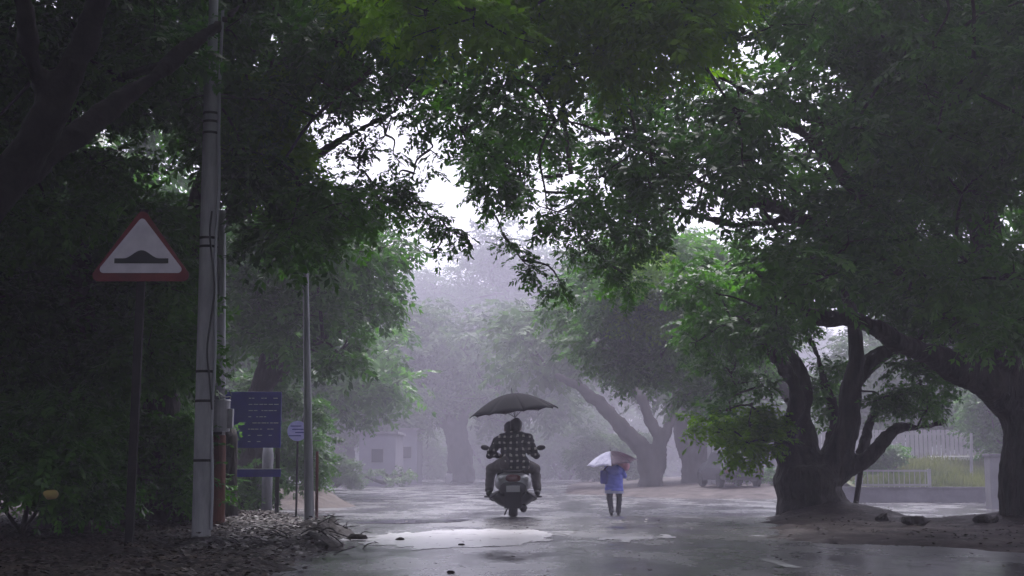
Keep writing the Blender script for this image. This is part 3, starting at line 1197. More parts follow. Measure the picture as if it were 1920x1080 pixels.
# bench-like low slab and bits in the dark left
g8 = ground_at(290, 985, 0.08)
o = MB().box((0, 0, 0.07), (0.95, 0.4, 0.14), bevel=0.02).build("stone_slab", M["bark"], None, g8 + Vector((0, 1.2, 0)))
tag(o, "dark flat stone slab on the left verge behind the sign post", "slab")
g9 = ground_at(95, 1000, 0.15)
o = MB().ball((0, 0, 0), (0.07, 0.05, 0.045), 12, 8)
for v in o.bm.verts:
    v.co += Vector(mnoise.noise_vector(v.co * 14)) * 0.02
o = o.build("plastic_scrap", M["yellow"], None, at(95, 928, 13.0), True)
tag(o, "crumpled yellow scrap caught in the dark bushes at the left edge", "scrap")

# dark stake leaning by the many-stemmed tree
a, b = at(1603, 957, 21.6), at(1616, 868, 21.6)
o = MB().bar((0, 0, 0), b - a, 0.045, 0.04, 10).build("wooden_stake", M["bark"], None, a)
tag(o, "thin dark leaning stake right of the many-stemmed tree trunk", "stake")

# ------------------------------------------------------------------ right background: wall, railing, fence, gate pillar
YW = 43.0
zt = at(1700, 916, YW).z
xa, xb = at(1560, 900, YW).x, at(1930, 900, YW).x
lw = empty("low_wall", (0, YW, -0.28), "low grey boundary wall across the back of the paved lot", "wall")
MB().box(((xa + xb) / 2, 0.1, (zt + 0.28) / 2 - 0.05), (xb - xa, 0.2, zt + 0.28 + 0.1)).build("wall_body", M["wall_grey"], lw)
MB().box(((xa + xb) / 2, 0.1, zt + 0.28 + 0.025), (xb - xa + 0.04, 0.26, 0.05)).build("coping", M["wall_grey"], lw)


def railing(name, label, xa, xb, y, z0, h, step, m, bars_r, group=None):
    root = empty(name, ((xa + xb) / 2, y, z0), label, "fence", group=group)
    hw = (xb - xa) / 2
    MB().box((0, 0, h * 0.93), (2 * hw, 0.04, 0.06)).build("top_rail", m, root)
    MB().box((0, 0, 0.08), (2 * hw, 0.04, 0.06)).build("bottom_rail", m, root)
    pk = MB()
    n = int(2 * hw / step)
    for i in range(n + 1):
        x = -hw + step * i
        pk.box((x, -0.024, h / 2), (bars_r * 2, 0.02, h))
    pk.build("pickets", m, root)
    k = max(2, int(2 * hw / 2.6) + 1)
    for i in range(k):
        x = -hw + 2 * hw * i / (k - 1)
        MB().box((x, 0.05, h * 0.52), (0.09, 0.09, h * 1.04)).build("post", m, root)
    return root


x0, x1 = at(1606, 900, YW).x, at(1742, 900, YW).x
railing("railing", "short white railing with thin bars on the low grey wall", x0, x1, YW - 0.08, zt + 0.03, 0.55, 0.16, M["wall_pale"], 0.010)
YF = 60.0
zb = at(1700, 880, YF).z
railing("fence", "tall pale picket fence behind the grass at right", at(1330, 880, YF).x, at(2050, 880, YF).x, YF, -0.1, at(1700, 806, YF).z + 0.1, 0.19, M["wall_pale"], 0.078)
# white-topped parapet in front of the fence
YP = 54.0
xa, xb = at(1745, 860, YP).x, at(1868, 860, YP).x
zp = at(1800, 856, YP).z
pw = empty("parapet", ((xa + xb) / 2, YP, -0.1), "low parapet with a white coping seen above the yellow-green grass", "wall")
MB().box((0, 0, (zp + 0.1 - 0.1) / 2), (xb - xa, 0.25, zp)).build("wall_body", M["wall_grey"], pw)
MB().box((0, 0, zp + 0.1 - 0.06), (xb - xa + 0.1, 0.36, 0.16), bevel=0.02).build("coping", M["white_paint"], pw)
# slim pale lamp post in the grass
q0, q1 = at(1821, 915, 46.5), at(1821, 812, 46.5)
o = MB().bar((0, 0, -0.3), q1 - q0, 0.06, 0.05, 10).build("slim_post", M["concrete"], None, q0)
tag(o, "slim pale upright post standing in the yellow-green grass", "post")
# gate pillar
g = ground_at(1871, 955)
s = F / g.y
gp = empty("gate_pillar", g, "grey gate pillar with a small door hatch beside the dark edge trunk", "gate pillar")
MB().box((0, 0, 47 / s), (33 / s, 0.45, 100 / s), bevel=0.015).build("pillar", M["wall_pale"], gp)
MB().box((0, 0, 99 / s), (37 / s, 0.52, 6 / s), bevel=0.01).build("cap", M["wall_grey"], gp)
MB().box((4 / s, -0.24, 30 / s), (10 / s, 0.03, 40 / s)).build("hatch", M["box_grey"], gp)
MB().bar((12 / s, -0.25, 12 / s), (12 / s, -0.25, 90 / s), 0.014, 0.014, 8).build("conduit", M["dark_metal"], gp)

# grass bank between wall and fence
def bank_z(x, y):
    return -0.28 + 0.45 * sstep(43.2, 45, y) + 0.55 * sstep(45, 52, y) + 0.06 * fbm(x, y, 0.6)


BX0, BX1 = at(1600, 900, 46).x, at(2000, 900, 46).x + 4
grid_sheet("grass_bank", frange(BX0, BX1, 60), frange(43.3, 59, 40), bank_z, M["bank"])
V = []
for _ in range(42000):
    x, y = rg.uniform(BX0 + 0.3, BX1), rg.uniform(43.6, 55)
    z = bank_z(x, y)
    h = rg.uniform(0.12, 0.36) * (1.2 + 0.8 * fbm(x, y, 0.8, 4))
    a = rg.uniform(0, 6.28)
    w = rg.uniform(0.012, 0.03)
    dx, dy = math.cos(a), math.sin(a)
    bend = rg.uniform(0.1, 0.6) * h
    b2 = rg.uniform(0, 6.28)
    V += [(x - dx * w, y - dy * w, z - 0.03), (x + dx * w, y + dy * w, z - 0.03), (x + dx * w * 0.3 + bend * math.cos(b2), y + bend * math.sin(b2), z + h), (x - dx * w * 0.3 + bend * math.cos(b2), y + bend * math.sin(b2), z + h)]
tag(link("grass", np_mesh("grass", V, np.arange(len(V)).reshape(-1, 4)), M["grass"]), None, None, kind="stuff")

# parked dark car behind the far trees
g = at(1368, 913, 56.0)
car = empty("parked_car", g, "dark car parked behind the far trees left of the many-stemmed trunk", "car", rz=R(8))
side = [(-0.82, 0.28), (-0.86, 0.75), (-0.80, 0.95), (-0.66, 1.36), (-0.5, 1.44), (0.5, 1.44), (0.66, 1.36), (0.80, 0.95), (0.86, 0.75), (0.82, 0.28)]
lo = MB()
rings = []
for y, kx, kz, lowz in [(-1.95, 0.9, 0.66, 0), (-1.9, 0.96, 0.70, 0), (-1.55, 1.0, 0.97, 0), (0.3, 1.0, 1.0, 0), (0.95, 1.0, 0.70, 0), (1.85, 0.95, 0.60, 0), (2.0, 0.85, 0.5, 0)]:
    rings.append([(x * kx, y, 0.28 + (z - 0.28) * kz) for x, z in side])
lo.loft(rings).build("body", M["car_dark"], car, smooth=False)
MB().box((0, -1.60, 1.13), (1.15, 0.26, 0.34), rot=Matrix.Rotation(R(-14), 3, "X")).build("rear_window", M["glass_dark"], car)
for sx_ in (-1, 1):
    MB().box((sx_ * 0.66, -1.93, 0.62), (0.2, 0.06, 0.12), bevel=0.01).build("tail_light", M["tail_red"], car)
    for yy in (-1.2, 1.3):
        MB().lathe([(0.05, -0.1), (0.30, -0.1), (0.32, -0.05), (0.32, 0.05), (0.30, 0.1), (0.05, 0.1)], (sx_ * 0.74, yy, 0.32), Matrix.Rotation(R(90), 3, "Y"), 20).build("wheel", M["rubber"], car)
MB().box((0, -1.97, 0.45), (1.5, 0.08, 0.14), bevel=0.01).build("bumper", M["black_plastic"], car)

# far low buildings in the left distance
def building(px0, px1, pyt, Y, label, depth=6.0):
    a, b = at(px0, pyt, Y), at(px1, pyt, Y)
    w, h = b.x - a.x, a.z + 0.28
    root = empty("low_building", ((a.x + b.x) / 2, Y, -0.28), label, "building", group="flat roofed blocks in the hazy distance")
    MB().box((0, depth / 2, h / 2), (w, depth, h)).build("wall", M["build_grey"], root)
    MB().box((0, depth / 2, h + 0.06), (w + 0.3, depth + 0.3, 0.14)).build("roof", M["wall_grey"], root)
    n = max(1, int(w / 1.4))
    for i in range(n):
        x = -w / 2 + w * (i + 0.5) / n
        f = MB().box((x, -0.02, h * 0.58), (0.8, 0.06, 0.9)).build("window", M["wall_grey"], root)
        MB().box((x, -0.06, h * 0.58), (0.68, 0.03, 0.78)).build("pane", M["window_dark"], f)
    return root


building(674, 742, 813, 84, "larger grey flat-roofed block in the haze left of the road")
building(742, 782, 806, 98, "smaller grey flat-roofed block farther off in the haze beside the larger one")
o = MB().box((0, 0, 0.35), (0.5, 0.08, 0.7), bevel=0.02).build("milestone", M["white_paint"], None, ground_at(842, 905))
tag(o, "small pale milestone at the far left road edge in the haze", "milestone")

# ------------------------------------------------------------------ people
def head(mb, c, yaw=0.0, pitch=0.0, k=1.0):
    """skull, jaw, nose, brow, lips, ears; face towards +y before yaw"""
    rot = Matrix.Rotation(yaw, 3, "Z") @ Matrix.Rotation(pitch, 3, "X")
    P = lambda x, y, z: Vector(c) + rot @ Vector((x * k, y * k, z * k))
    E = lambda p, r: mb.ball(P(*p), tuple(a * k for a in r), 14, 10, rot)
    E((0, -0.012, 0.02), (0.074, 0.092, 0.090))
    E((0, 0.025, -0.035), (0.058, 0.062, 0.075))
    E((0, 0.062, -0.085), (0.026, 0.022, 0.022))
    E((0, 0.088, -0.018), (0.013, 0.020, 0.024))
    E((0, 0.076, 0.018), (0.045, 0.012, 0.012))
    E((0, 0.080, -0.056), (0.024, 0.010, 0.009))
    for s in (-1, 1):
        E((s * 0.076, -0.005, -0.012), (0.010, 0.022, 0.034))
        E((s * 0.030, 0.074, 0.0), (0.012, 0.009, 0.008))
        E((s * 0.038, 0.058, -0.030), (0.022, 0.022, 0.022))


def hand(mb, wrist, d, palm_n, k=1.0, curl=0.9, thumb=1):
    """palm, four unequal bent fingers and a thumb off the side of the palm"""
    w, d, nrm = Vector(wrist), Vector(d).normalized(), Vector(palm_n).normalized()
    s = d.cross(nrm).normalized()
    pc = w + d * 0.045 * k
    rot = Matrix((s, d, nrm)).transposed()
    mb.ball(pc, (0.041 * k, 0.052 * k, 0.017 * k), 14, 8, rot)
    for i, (off, ln) in enumerate([(-0.030, 0.062), (-0.010, 0.076), (0.010, 0.072), (0.029, 0.056)]):
        p = pc + s * off * k + d * 0.040 * k
        a = 0.0
        for j, f in enumerate((0.45, 0.32, 0.23)):
            a += curl * (0.6 if j == 0 else 0.8)
            q = p + (d * math.cos(a) + nrm * math.sin(a)) * ln * f * k
            mb.cap(p, q, (0.0095 - 0.001 * j) * k, (0.0088 - 0.001 * j) * k, 8)
            p = q
    p = w + d * 0.022 * k - s * 0.034 * k * thumb
    q = p + (d * 0.6 - s * 0.75 * thumb + nrm * 0.35) * 0.036 * k
    mb.cap(p, q, 0.0125 * k, 0.0105 * k, 8)
    mb.cap(q, q + (d * 0.75 + nrm * 0.75) * 0.03 * k, 0.0105 * k, 0.009 * k, 8)


def hair_cap(c, yaw, k, m, parent, name="hair", seed=0):
    mb = MB()
    rot = Matrix.Rotation(yaw, 3, "Z")
    mb.ball(Vector(c) + rot @ Vector((0, -0.022 * k, 0.035 * k)), (0.083 * k, 0.092 * k, 0.088 * k), 20, 14, rot)
    mb.ball(Vector(c) + rot @ Vector((0, -0.045 * k, -0.02 * k)), (0.072 * k, 0.06 * k, 0.06 * k), 16, 10, rot)
    for v in mb.bm.verts:
        v.co += Vector(mnoise.noise_vector(v.co * 22 + Vector((seed, 0, 0)))) * 0.012 * k
    return mb.fused(name, m, 0.012 * k, parent, 2)


# ---- scooter, local frame: x right, y forward, z up, origin under the rear wheel
sg0 = ground_at(962, 970)
SC = empty("scooter", sg0, "silver-tailed dark scooter ridden away down the wet road by two riders", "scooter")
tor = []


def wheel(y, name, r=0.235, w=0.055):
    root_c = Vector((0, y, r))
    prof = []
    for k in range(13):
        a = math.pi * k / 12
        prof.append((r - 0.05 + 0.05 * math.sin(a), -w * math.cos(a)))
    prof = [(r - 0.10, -w * 0.9)] + prof + [(r - 0.10, w * 0.9)]
    rt = Matrix.Rotation(R(90), 3, "Y")
    t = MB().lathe(prof, root_c, rt, 32).build(name, M["rubber"], SC, smooth=True)
    MB().lathe([(0.02, -w * 0.75), (r - 0.09, -w * 0.55), (r - 0.09, w * 0.55), (0.02, w * 0.75)], root_c, rt, 20).build("rim", M["silver"], t)
    return t


wheel(0.0, "rear_wheel", 0.24, 0.07)
wheel(1.27, "front_wheel", 0.23, 0.05)


def ring(y, w, zb, zt, n=20, sq=2.6, dz=0.0):
    out = []
    cz, hh = (zb + zt) / 2, (zt - zb) / 2
    for i in range(n):
        a = 2 * math.pi * i / n
        c, s = math.cos(a), math.sin(a)
        out.append((w * abs(c) ** (2 / sq) * (1 if c > 0 else -1), y, cz + hh * abs(s) ** (2 / sq) * (1 if s > 0 else -1)))
    return out


def vring(y, w, wb, zb, zt, n=24):
    out = []
    for i in range(n):
        a = 2 * math.pi * i / n
        c, s = math.cos(a), math.sin(a)
        v = (abs(s) ** 0.8 * (1 if s > 0 else -1) + 1) / 2
        ww = wb + (w - wb) * min(1.0, v * 1.5)
        out.append((ww * abs(c) ** 0.7 * (1 if c > 0 else -1), y, zb + (zt - zb) * v))
    return out


# silver tail cowl and dark belly
MB().loft([ring(-0.36, 0.17, 0.46, 0.60), ring(-0.33, 0.235, 0.41, 0.655), ring(-0.22, 0.275, 0.385, 0.685), ring(0.0, 0.285, 0.38, 0.69), ring(0.3, 0.25, 0.37, 0.68), ring(0.5, 0.19, 0.34, 0.64)]).build("tail_cowl", M["silver"], SC, smooth=True)
MB().loft([vring(-0.29, 0.26, 0.13, 0.20, 0.42), vring(-0.2, 0.345, 0.15, 0.15, 0.43), vring(0.05, 0.38, 0.16, 0.13, 0.42), vring(0.4, 0.36, 0.20, 0.13, 0.38), vring(0.7, 0.30, 0.24, 0.16, 0.30)]).build("lower_body", M["black_plastic"], SC, smooth=True)
MB().loft([ring(-0.26, 0.12, 0.685, 0.71), ring(-0.18, 0.17, 0.675, 0.755), ring(0.1, 0.19, 0.67, 0.775), ring(0.45, 0.18, 0.66, 0.765), ring(0.66, 0.13, 0.65, 0.73)]).build("seat", M["seat"], SC, smooth=True)
tl = MB().loft([ring(-0.372, 0.07, 0.565, 0.635), ring(-0.362, 0.115, 0.545, 0.655), ring(-0.32, 0.12, 0.54, 0.66)]).build("tail_light", M["tail_red"], SC, smooth=True)
for s in (-1, 1):
    MB().ball((s * 0.20, -0.315, 0.60), (0.045, 0.035, 0.026), 12, 8).build("indicator", M["plate"], SC, smooth=True)
    # mirrors on stalks, grips, levers
    MB().tube([(s * 0.27, 1.02, 1.0), (s * 0.33, 1.03, 1.06), (s * 0.41, 1.02, 1.08)], [0.008] * 3, 6, 3).build("mirror_stalk", M["black_plastic"], SC)
    MB().ball((s * 0.455, 1.02, 1.085), (0.075, 0.02, 0.045), 14, 8, Matrix.Rotation(-0.15 * s, 3, "Y")).build("mirror", M["black_plastic"], SC, smooth=True)
    MB().bar((s * 0.24, 1.0, 0.985), (s * 0.36, 0.96, 0.98), 0.02, 0.02, 12).build("grip", M["rubber"], SC)
    MB().tube([(s * 0.25, 1.05, 0.98), (s * 0.36, 1.03, 0.97)], [0.007, 0.006], 6, 1).build("brake_lever", M["chrome"], SC)
    MB().box((s * 0.37, 0.10, 0.315), (0.16, 0.10, 0.03), bevel=0.01).build("foot_rest", M["black_plastic"], SC)
    MB().tube([(s * 0.20, -0.30, 0.40), (s * 0.30, -0.22, 0.33), (s * 0.355, 0.0, 0.29), (s * 0.33, 0.2, 0.26), (s * 0.24, 0.28, 0.24)], [0.014] * 5, 8, 4).build("crash_guard", M["dark_metal"], SC)
MB().tube([(-0.16, -0.18, 0.70), (-0.15, -0.33, 0.73), (0, -0.37, 0.735), (0.15, -0.33, 0.73), (0.16, -0.18, 0.70)], [0.013] * 5, 8, 4).build("grab_rail", M["dark_metal"], SC, smooth=True)
MB().box((0, -0.392, 0.44), (0.21, 0.012, 0.095), rot=Matrix.Rotation(R(14), 3, "X"), bevel=0.003).build("number_plate", M["plate"], SC)
MB().loft([ring(-0.378, 0.15, 0.37, 0.52), ring(-0.365, 0.19, 0.34, 0.55), ring(-0.30, 0.22, 0.32, 0.58)]).build("plate_holder", M["black_plastic"], SC, smooth=True)
MB().box((0, -0.345, 0.27), (0.27, 0.02, 0.26), rot=Matrix.Rotation(R(14), 3, "X"), bevel=0.008).build("mudguard", M["black_plastic"], SC)
MB().lathe([(0.02, -0.22), (0.05, -0.2), (0.055, 0.1), (0.035, 0.22)], (0.16, -0.08, 0.14), Matrix.Rotation(R(84), 3, "X"), 16).build("exhaust", M["dark_metal"], SC, smooth=True)
MB().loft([ring(0.92, 0.19, 0.28, 0.62), ring(1.0, 0.24, 0.26, 0.85), ring(1.1, 0.17, 0.40, 0.88)]).build("front_apron", M["black_plastic"], SC, smooth=True)
MB().box((0, 0.72, 0.27), (0.38, 0.5, 0.05), bevel=0.015).build("floorboard", M["black_plastic"], SC)
MB().loft([ring(0.98, 0.16, 0.90, 1.0), ring(1.05, 0.18, 0.88, 1.04), ring(1.14, 0.11, 0.90, 1.02)]).build("headlamp_cowl", M["black_plastic"], SC, smooth=True)
MB().bar((0, 1.27, 0.23), (0, 1.02, 0.9), 0.03, 0.03, 10).build("fork", M["dark_metal"], SC)
MB().tube([(-0.03, 0.2, 0.20), (-0.10, 0.1, 0.11), (-0.13, 0.02, 0.04)], [0.014, 0.012, 0.012], 6, 3).build("side_stand", M["dark_metal"], SC)

# ---- the one who drives
def rider(label, name="person"):
    root = bpy.data.objects.new
    return root


hd = Vector((-0.06, 0.60, 1.375))
mb = MB()
mb.chain([((-0.02, 0.40, 0.86), 0.13), ((-0.05, 0.46, 1.02), 0.125), ((-0.06, 0.53, 1.18), 0.13), ((-0.07, 0.56, 1.25), 0.07), ((-0.065, 0.59, 1.31), 0.055)])
head(mb, hd, 0.05, -0.05)
for s in (-1, 1):
    mb.chain([((-0.06 + s * 0.10, 0.54, 1.21), 0.07), ((-0.06 + s * 0.19, 0.55, 1.18), 0.062)])
    el = Vector((s * 0.375, 0.62, 0.955))
    mb.chain([((-0.06 + s * 0.19, 0.55, 1.18), 0.056), (tuple(el), 0.042)])
    wr = Vector((s * 0.315, 0.90, 0.99))
    mb.chain([(tuple(el), 0.042), (tuple(wr), 0.028)])
    hand(mb, wr, (0, 1, -0.05), (0, 0.15, -1), 0.95, 1.0, thumb=s)
    mb.chain([((s * 0.10, 0.42, 0.84), 0.10), ((s * 0.20, 0.82, 0.79), 0.07)])
    mb.chain([((s * 0.20, 0.82, 0.79), 0.062), ((s * 0.17, 0.74, 0.36), 0.042)])
    mb.chain([((s * 0.17, 0.72, 0.325), 0.035), ((s * 0.19, 0.92, 0.315), 0.028)])
DR = mb.fused("person", M["skin"], 0.0085, None, 3, sg0)
tag(DR, "driver in dark shirt bent to the handlebars, mostly hidden behind the pillion rider", "person")
mb = MB()
mb.chain([((-0.02, 0.39, 0.82), 0.152), ((-0.05, 0.46, 1.02), 0.15), ((-0.06, 0.53, 1.18), 0.15)])
for s in (-1, 1):
    mb.cap((-0.06 + s * 0.08, 0.54, 1.20), (-0.06 + s * 0.19, 0.55, 1.18), 0.09, 0.08)
    mb.cap((-0.06 + s * 0.19, 0.55, 1.18), (s * 0.375, 0.62, 0.955), 0.072, 0.06)
    mb.bar((s * 0.375, 0.62, 0.955), (s * 0.335, 0.80, 0.977), 0.058, 0.045, 14)
    mb.ball((s * 0.375, 0.62, 0.955), 0.06)
folds(mb.fused("shirt", M["shirt_black"], 0.013, DR, 3), 0.012, 7, 3)
mb = MB()
for s in (-1, 1):
    mb.cap((s * 0.09, 0.42, 0.83), (s * 0.20, 0.82, 0.79), 0.115, 0.082)
    mb.cap((s * 0.20, 0.82, 0.79), (s * 0.17, 0.745, 0.40), 0.078, 0.06)
mb.cap((-0.09, 0.40, 0.84), (0.09, 0.40, 0.84), 0.12, 0.12)
mb.fused("trousers", M["trouser_dark"], 0.014, DR, 3)
for s in (-1, 1):
    MB().cap((s * 0.17, 0.72, 0.328), (s * 0.19, 0.93, 0.318), 0.046, 0.036).build("shoe", M["shoe"], DR, smooth=True)
hair_cap(hd, 0.05, 1.0, M["hair"], DR, seed=1)

# ---- the pillion rider in a checked shirt, holding the umbrella up
hp = Vector((0.055, 0.15, 1.395))
UMB_GRIP = Vector((0.045, 0.345, 1.17))
mb = MB()
mb.chain([((0.03, -0.02, 0.87), 0.14), ((0.035, 0.02, 1.03), 0.13), ((0.04, 0.06, 1.19), 0.135), ((0.045, 0.09, 1.27), 0.07), ((0.05, 0.12, 1.33), 0.056)])
head(mb, hp, -0.35, 0.0)
sh = {s: Vector((0.04 + s * 0.195, 0.07, 1.215)) for s in (-1, 1)}
for s in (-1, 1):
    mb.cap((0.04 + s * 0.10, 0.07, 1.23), sh[s], 0.075, 0.066)
    mb.chain([((s * 0.11, 0.02, 0.84), 0.105), ((s * 0.34, 0.36, 0.74), 0.075)])
    mb.chain([((s * 0.34, 0.36, 0.74), 0.064), ((s * 0.375, 0.14, 0.40), 0.044)])
    mb.chain([((s * 0.375, 0.09, 0.362), 0.034), ((s * 0.385, 0.30, 0.352), 0.028)])
er = Vector((0.335, 0.13, 0.985))
wr = Vector((0.12, 0.30, 1.10))
mb.chain([(tuple(sh[1]), 0.056), (tuple(er), 0.043), (tuple(wr), 0.028)])
hand(mb, wr, (-0.75, 0.4, 0.55), (-0.3, 0.6, -0.6), 0.95, 0.9, thumb=-1)
elb = Vector((-0.345, 0.16, 1.0))
wl = Vector((-0.21, 0.36, 0.93))
mb.chain([(tuple(sh[-1]), 0.056), (tuple(elb), 0.043), (tuple(wl), 0.028)])
hand(mb, wl, (0.5, 0.8, -0.1), (0.7, -0.4, 0), 0.95, 0.5, thumb=1)
PL = mb.fused("person", M["skin"], 0.0085, None, 3, sg0)
tag(PL, "pillion rider seen from behind in a black checked shirt, holding up the black umbrella", "person")
mb = MB()
mb.chain([((0.03, -0.03, 0.80), 0.175), ((0.035, 0.01, 0.98), 0.168), ((0.04, 0.05, 1.17), 0.165)], 18)
mb.cap((-0.06, -0.03, 0.82), (0.12, -0.03, 0.82), 0.15, 0.15)
mb.cap((-0.07, 0.05, 1.14), (0.15, 0.05, 1.14), 0.14, 0.14)
for s in (-1, 1):
    mb.cap((0.04 + s * 0.09, 0.07, 1.23), sh[s], 0.095, 0.085)
mb.cap(sh[1], er, 0.078, 0.066)
mb.bar(er, er.lerp(wr, 0.8), 0.064, 0.046, 16)
mb.ball(er, 0.066)
mb.cap(sh[-1], elb, 0.078, 0.066)
mb.bar(elb, elb.lerp(wl, 0.8), 0.064, 0.046, 16)
mb.ball(elb, 0.066)
folds(mb.fused("checked_shirt", M["plaid"], 0.013, PL, 3), 0.014, 7)
mb = MB()
for s in (-1, 1):
    mb.cap((s * 0.09, 0.0, 0.83), (s * 0.345, 0.36, 0.74), 0.125, 0.088)
    mb.cap((s * 0.345, 0.36, 0.74), (s * 0.375, 0.15, 0.43), 0.086, 0.066)
mb.cap((-0.08, -0.04, 0.82), (0.09, -0.04, 0.82), 0.14, 0.14)
folds(mb.fused("trousers", M["trouser_brown"], 0.014, PL, 3), 0.010, 8, 5)
for s in (-1, 1):
    MB().cap((s * 0.375, 0.07, 0.367), (s * 0.388, 0.31, 0.357), 0.047, 0.036).build("shoe", M["shoe"], PL, smooth=True)
hair_cap(hp, -0.35, 1.16, M["hair"], PL, seed=4)


# ------------------------------------------------------------------ umbrellas
def umbrella(name, label, apex, axis, rad, hgt, shaft_len, panel_mats, cat="umbrella", yaw=0.2, tip=0.09):
    root = empty(name, apex, label, cat)
    rot = Vector((0, 0, 1)).rotation_difference(Vector(axis).normalized()).to_matrix() @ Matrix.Rotation(yaw, 3, "Z")
    ribs = 8
    sub, rn = 6, 9

    def pt(i, j):
        t = i / sub
        a = 2 * math.pi * t / ribs
        u = t - math.floor(t)
        sag = 4 * u * (1 - u)
        r = j / rn
        rr = rad * r * (1 - 0.075 * sag * r)
        z = -hgt * (1 - math.cos(r * 1.32)) / (1 - math.cos(1.32)) + 0.045 * rad * sag * r * r - 0.035 * rad * sag * r * (1 - r) * 2
        return rot @ Vector((rr * math.cos(a), rr * math.sin(a), z))

    mats = list(dict.fromkeys(panel_mats))
    V, Fq, MI = [], [], []
    for p in range(ribs):
        o0 = len(V)
        for i in range(sub + 1):
            for j in range(rn + 1):
                V.append(pt(p * sub + i, max(j, 0.02)))
        for i in range(sub):
            for j in range(rn):
                a = o0 + i * (rn + 1) + j
                Fq.append((a, a + rn + 1, a + rn + 2, a + 1))
                MI.append(mats.index(panel_mats[p]))
    me = np_mesh("canopy", [list(v) for v in V], np.array(Fq), True)
    for k in mats:
        me.materials.append(M[k])
    me.polygons.foreach_set("material_index", np.array(MI, dtype=np.int32))
    o = link("canopy", me, None, root)
    so = o.modifiers.new("thickness", "SOLIDIFY")
    so.thickness = 0.003
    so.offset = -1
    for p in range(ribs):
        pts = [pt(p * sub, j) - rot @ Vector((0, 0, 0.008)) for j in (0.3, 2, 4, 6, 8, 9)]
        MB().tube(pts, [0.004] * 6, 5, 2).build("rib", M["dark_metal"], root)
        hub = rot @ Vector((0, 0, -hgt * 1.25))
        MB().bar(hub, pt(p * sub, 4.5) - rot @ Vector((0, 0, 0.01)), 0.003, 0.003, 5).build("stretcher", M["dark_metal"], root)
    MB().bar(Vector((0, 0, 0)), rot @ Vector((0, 0, -shaft_len)), 0.0075, 0.0075, 10).build("shaft", M["chrome"], root)
    MB().bar(rot @ Vector((0, 0, -0.005)), rot @ Vector((0, 0, tip)), 0.008, 0.004, 10).build("tip", M["dark_metal"], root)
    MB().bar(rot @ Vector((0, 0, -shaft_len)), rot @ Vector((0, 0, -shaft_len - 0.1)), 0.014, 0.016, 12).build("handle", M["black_plastic"], root)
    return root


apex = sg0 + Vector((-0.015, 0.36, 1.93))
umbrella("umbrella", "black umbrella held upright over the two scooter riders, tilted to one side", apex, Vector((-0.115, -0.03, 1)), 0.72, 0.31, 0.74, ["umb_black"] * 8)

# ------------------------------------------------------------------ the walking figure
wg = ground_at(1152, 966.5)
mb = MB()
k = 0.80  # a slight, short person about 1.35 m tall
Z = lambda x, y, z: Vector((x * k, y * k, z * k))
hw_ = Z(0.0, 0.05, 1.53)
mb.chain([(Z(0, 0, 0.93), 0.12 * k), (Z(0, 0.0, 1.1), 0.118 * k), (Z(0, 0.02, 1.28), 0.125 * k), (Z(0, 0.03, 1.38), 0.06 * k), (Z(0, 0.04, 1.45), 0.05 * k)])
head(mb, hw_, 0.0, -0.1, k)
for s in (-1, 1):
    mb.cap(Z(s * 0.09, 0.01, 1.34), Z(s * 0.175, 0.01, 1.325), 0.07 * k, 0.06 * k)
legs = {-1: [(-0.10, 0, 0.90), (-0.13, 0.05, 0.48), (-0.085, -0.10, 0.08)], 1: [(0.10, 0, 0.90), (0.145, 0.15, 0.50), (0.125, 0.16, 0.08)]}
for s in (-1, 1):
    a, b, c = [Z(*q) for q in legs[s]]
    mb.cap(a, b, 0.095 * k, 0.062 * k)
    mb.cap(b, c, 0.058 * k, 0.038 * k)
    mb.cap(c + Z(0, -0.03, -0.035), c + Z(0, 0.15, -0.05), 0.038 * k, 0.03 * k)
GR = Z(0.13, 0.17, 1.24)
eR, wR = Z(0.30, 0.06, 1.07), Z(0.165, 0.20, 1.19)
mb.chain([(Z(0.175, 0.01, 1.325), 0.05 * k), (eR, 0.038 * k), (wR, 0.026 * k)])
hand(mb, wR, (-0.4, 0.1, 0.85), (-0.6, 0.1, -0.4), 0.85 * k, 1.0, thumb=1)
eL, wL = Z(-0.29, 0.0, 1.06), Z(-0.20, 0.19, 0.98)
mb.chain([(Z(-0.175, 0.01, 1.325), 0.05 * k), (eL, 0.038 * k), (wL, 0.026 * k)])
hand(mb, wL, (0.5, 0.8, 0.1), (0.6, -0.5, 0), 0.85 * k, 0.6, thumb=-1)
WK = mb.fused("person", M["skin"], 0.0085, None, 3, wg)
tag(WK, "short person in a loose blue shirt and dark trousers walking away under a pale umbrella", "person")
mb = MB()
mb.cap(Z(-0.07, -0.02, 1.24), Z(0.07, -0.02, 1.24), 0.165 * k, 0.165 * k, 18)
mb.cap(Z(-0.08, -0.01, 1.0), Z(0.08, -0.01, 1.0), 0.165 * k, 0.165 * k, 18)
mb.bar(Z(0, 0, 1.05), Z(0, 0, 0.665), 0.235 * k, 0.265 * k, 24)
for v in mb.bm.verts:
    if v.co.z < 1.06 * k:
        v.co.y *= 0.82
for s, e, w in ((1, eR, wR), (-1, eL, wL)):
    mb.cap(Z(s * 0.10, 0.01, 1.33), Z(s * 0.18, 0.01, 1.32), 0.092 * k, 0.085 * k)
    mb.cap(Z(s * 0.18, 0.01, 1.32), e, 0.08 * k, 0.07 * k)
    mb.bar(e, e.lerp(w, 0.55), 0.068 * k, 0.06 * k, 16)
folds(mb.fused("shirt", M["shirt_blue"], 0.012, WK, 3), 0.012, 8, 2)
mb = MB()
mb.bar(Z(0, 0, 0.715), Z(0, 0, 0.60), 0.256 * k, 0.268 * k, 28)
for v in mb.bm.verts:
    v.co.y *= 0.84
mb.build("shirt_hem", M["shirt_hem"], WK, smooth=False)
mb = MB()
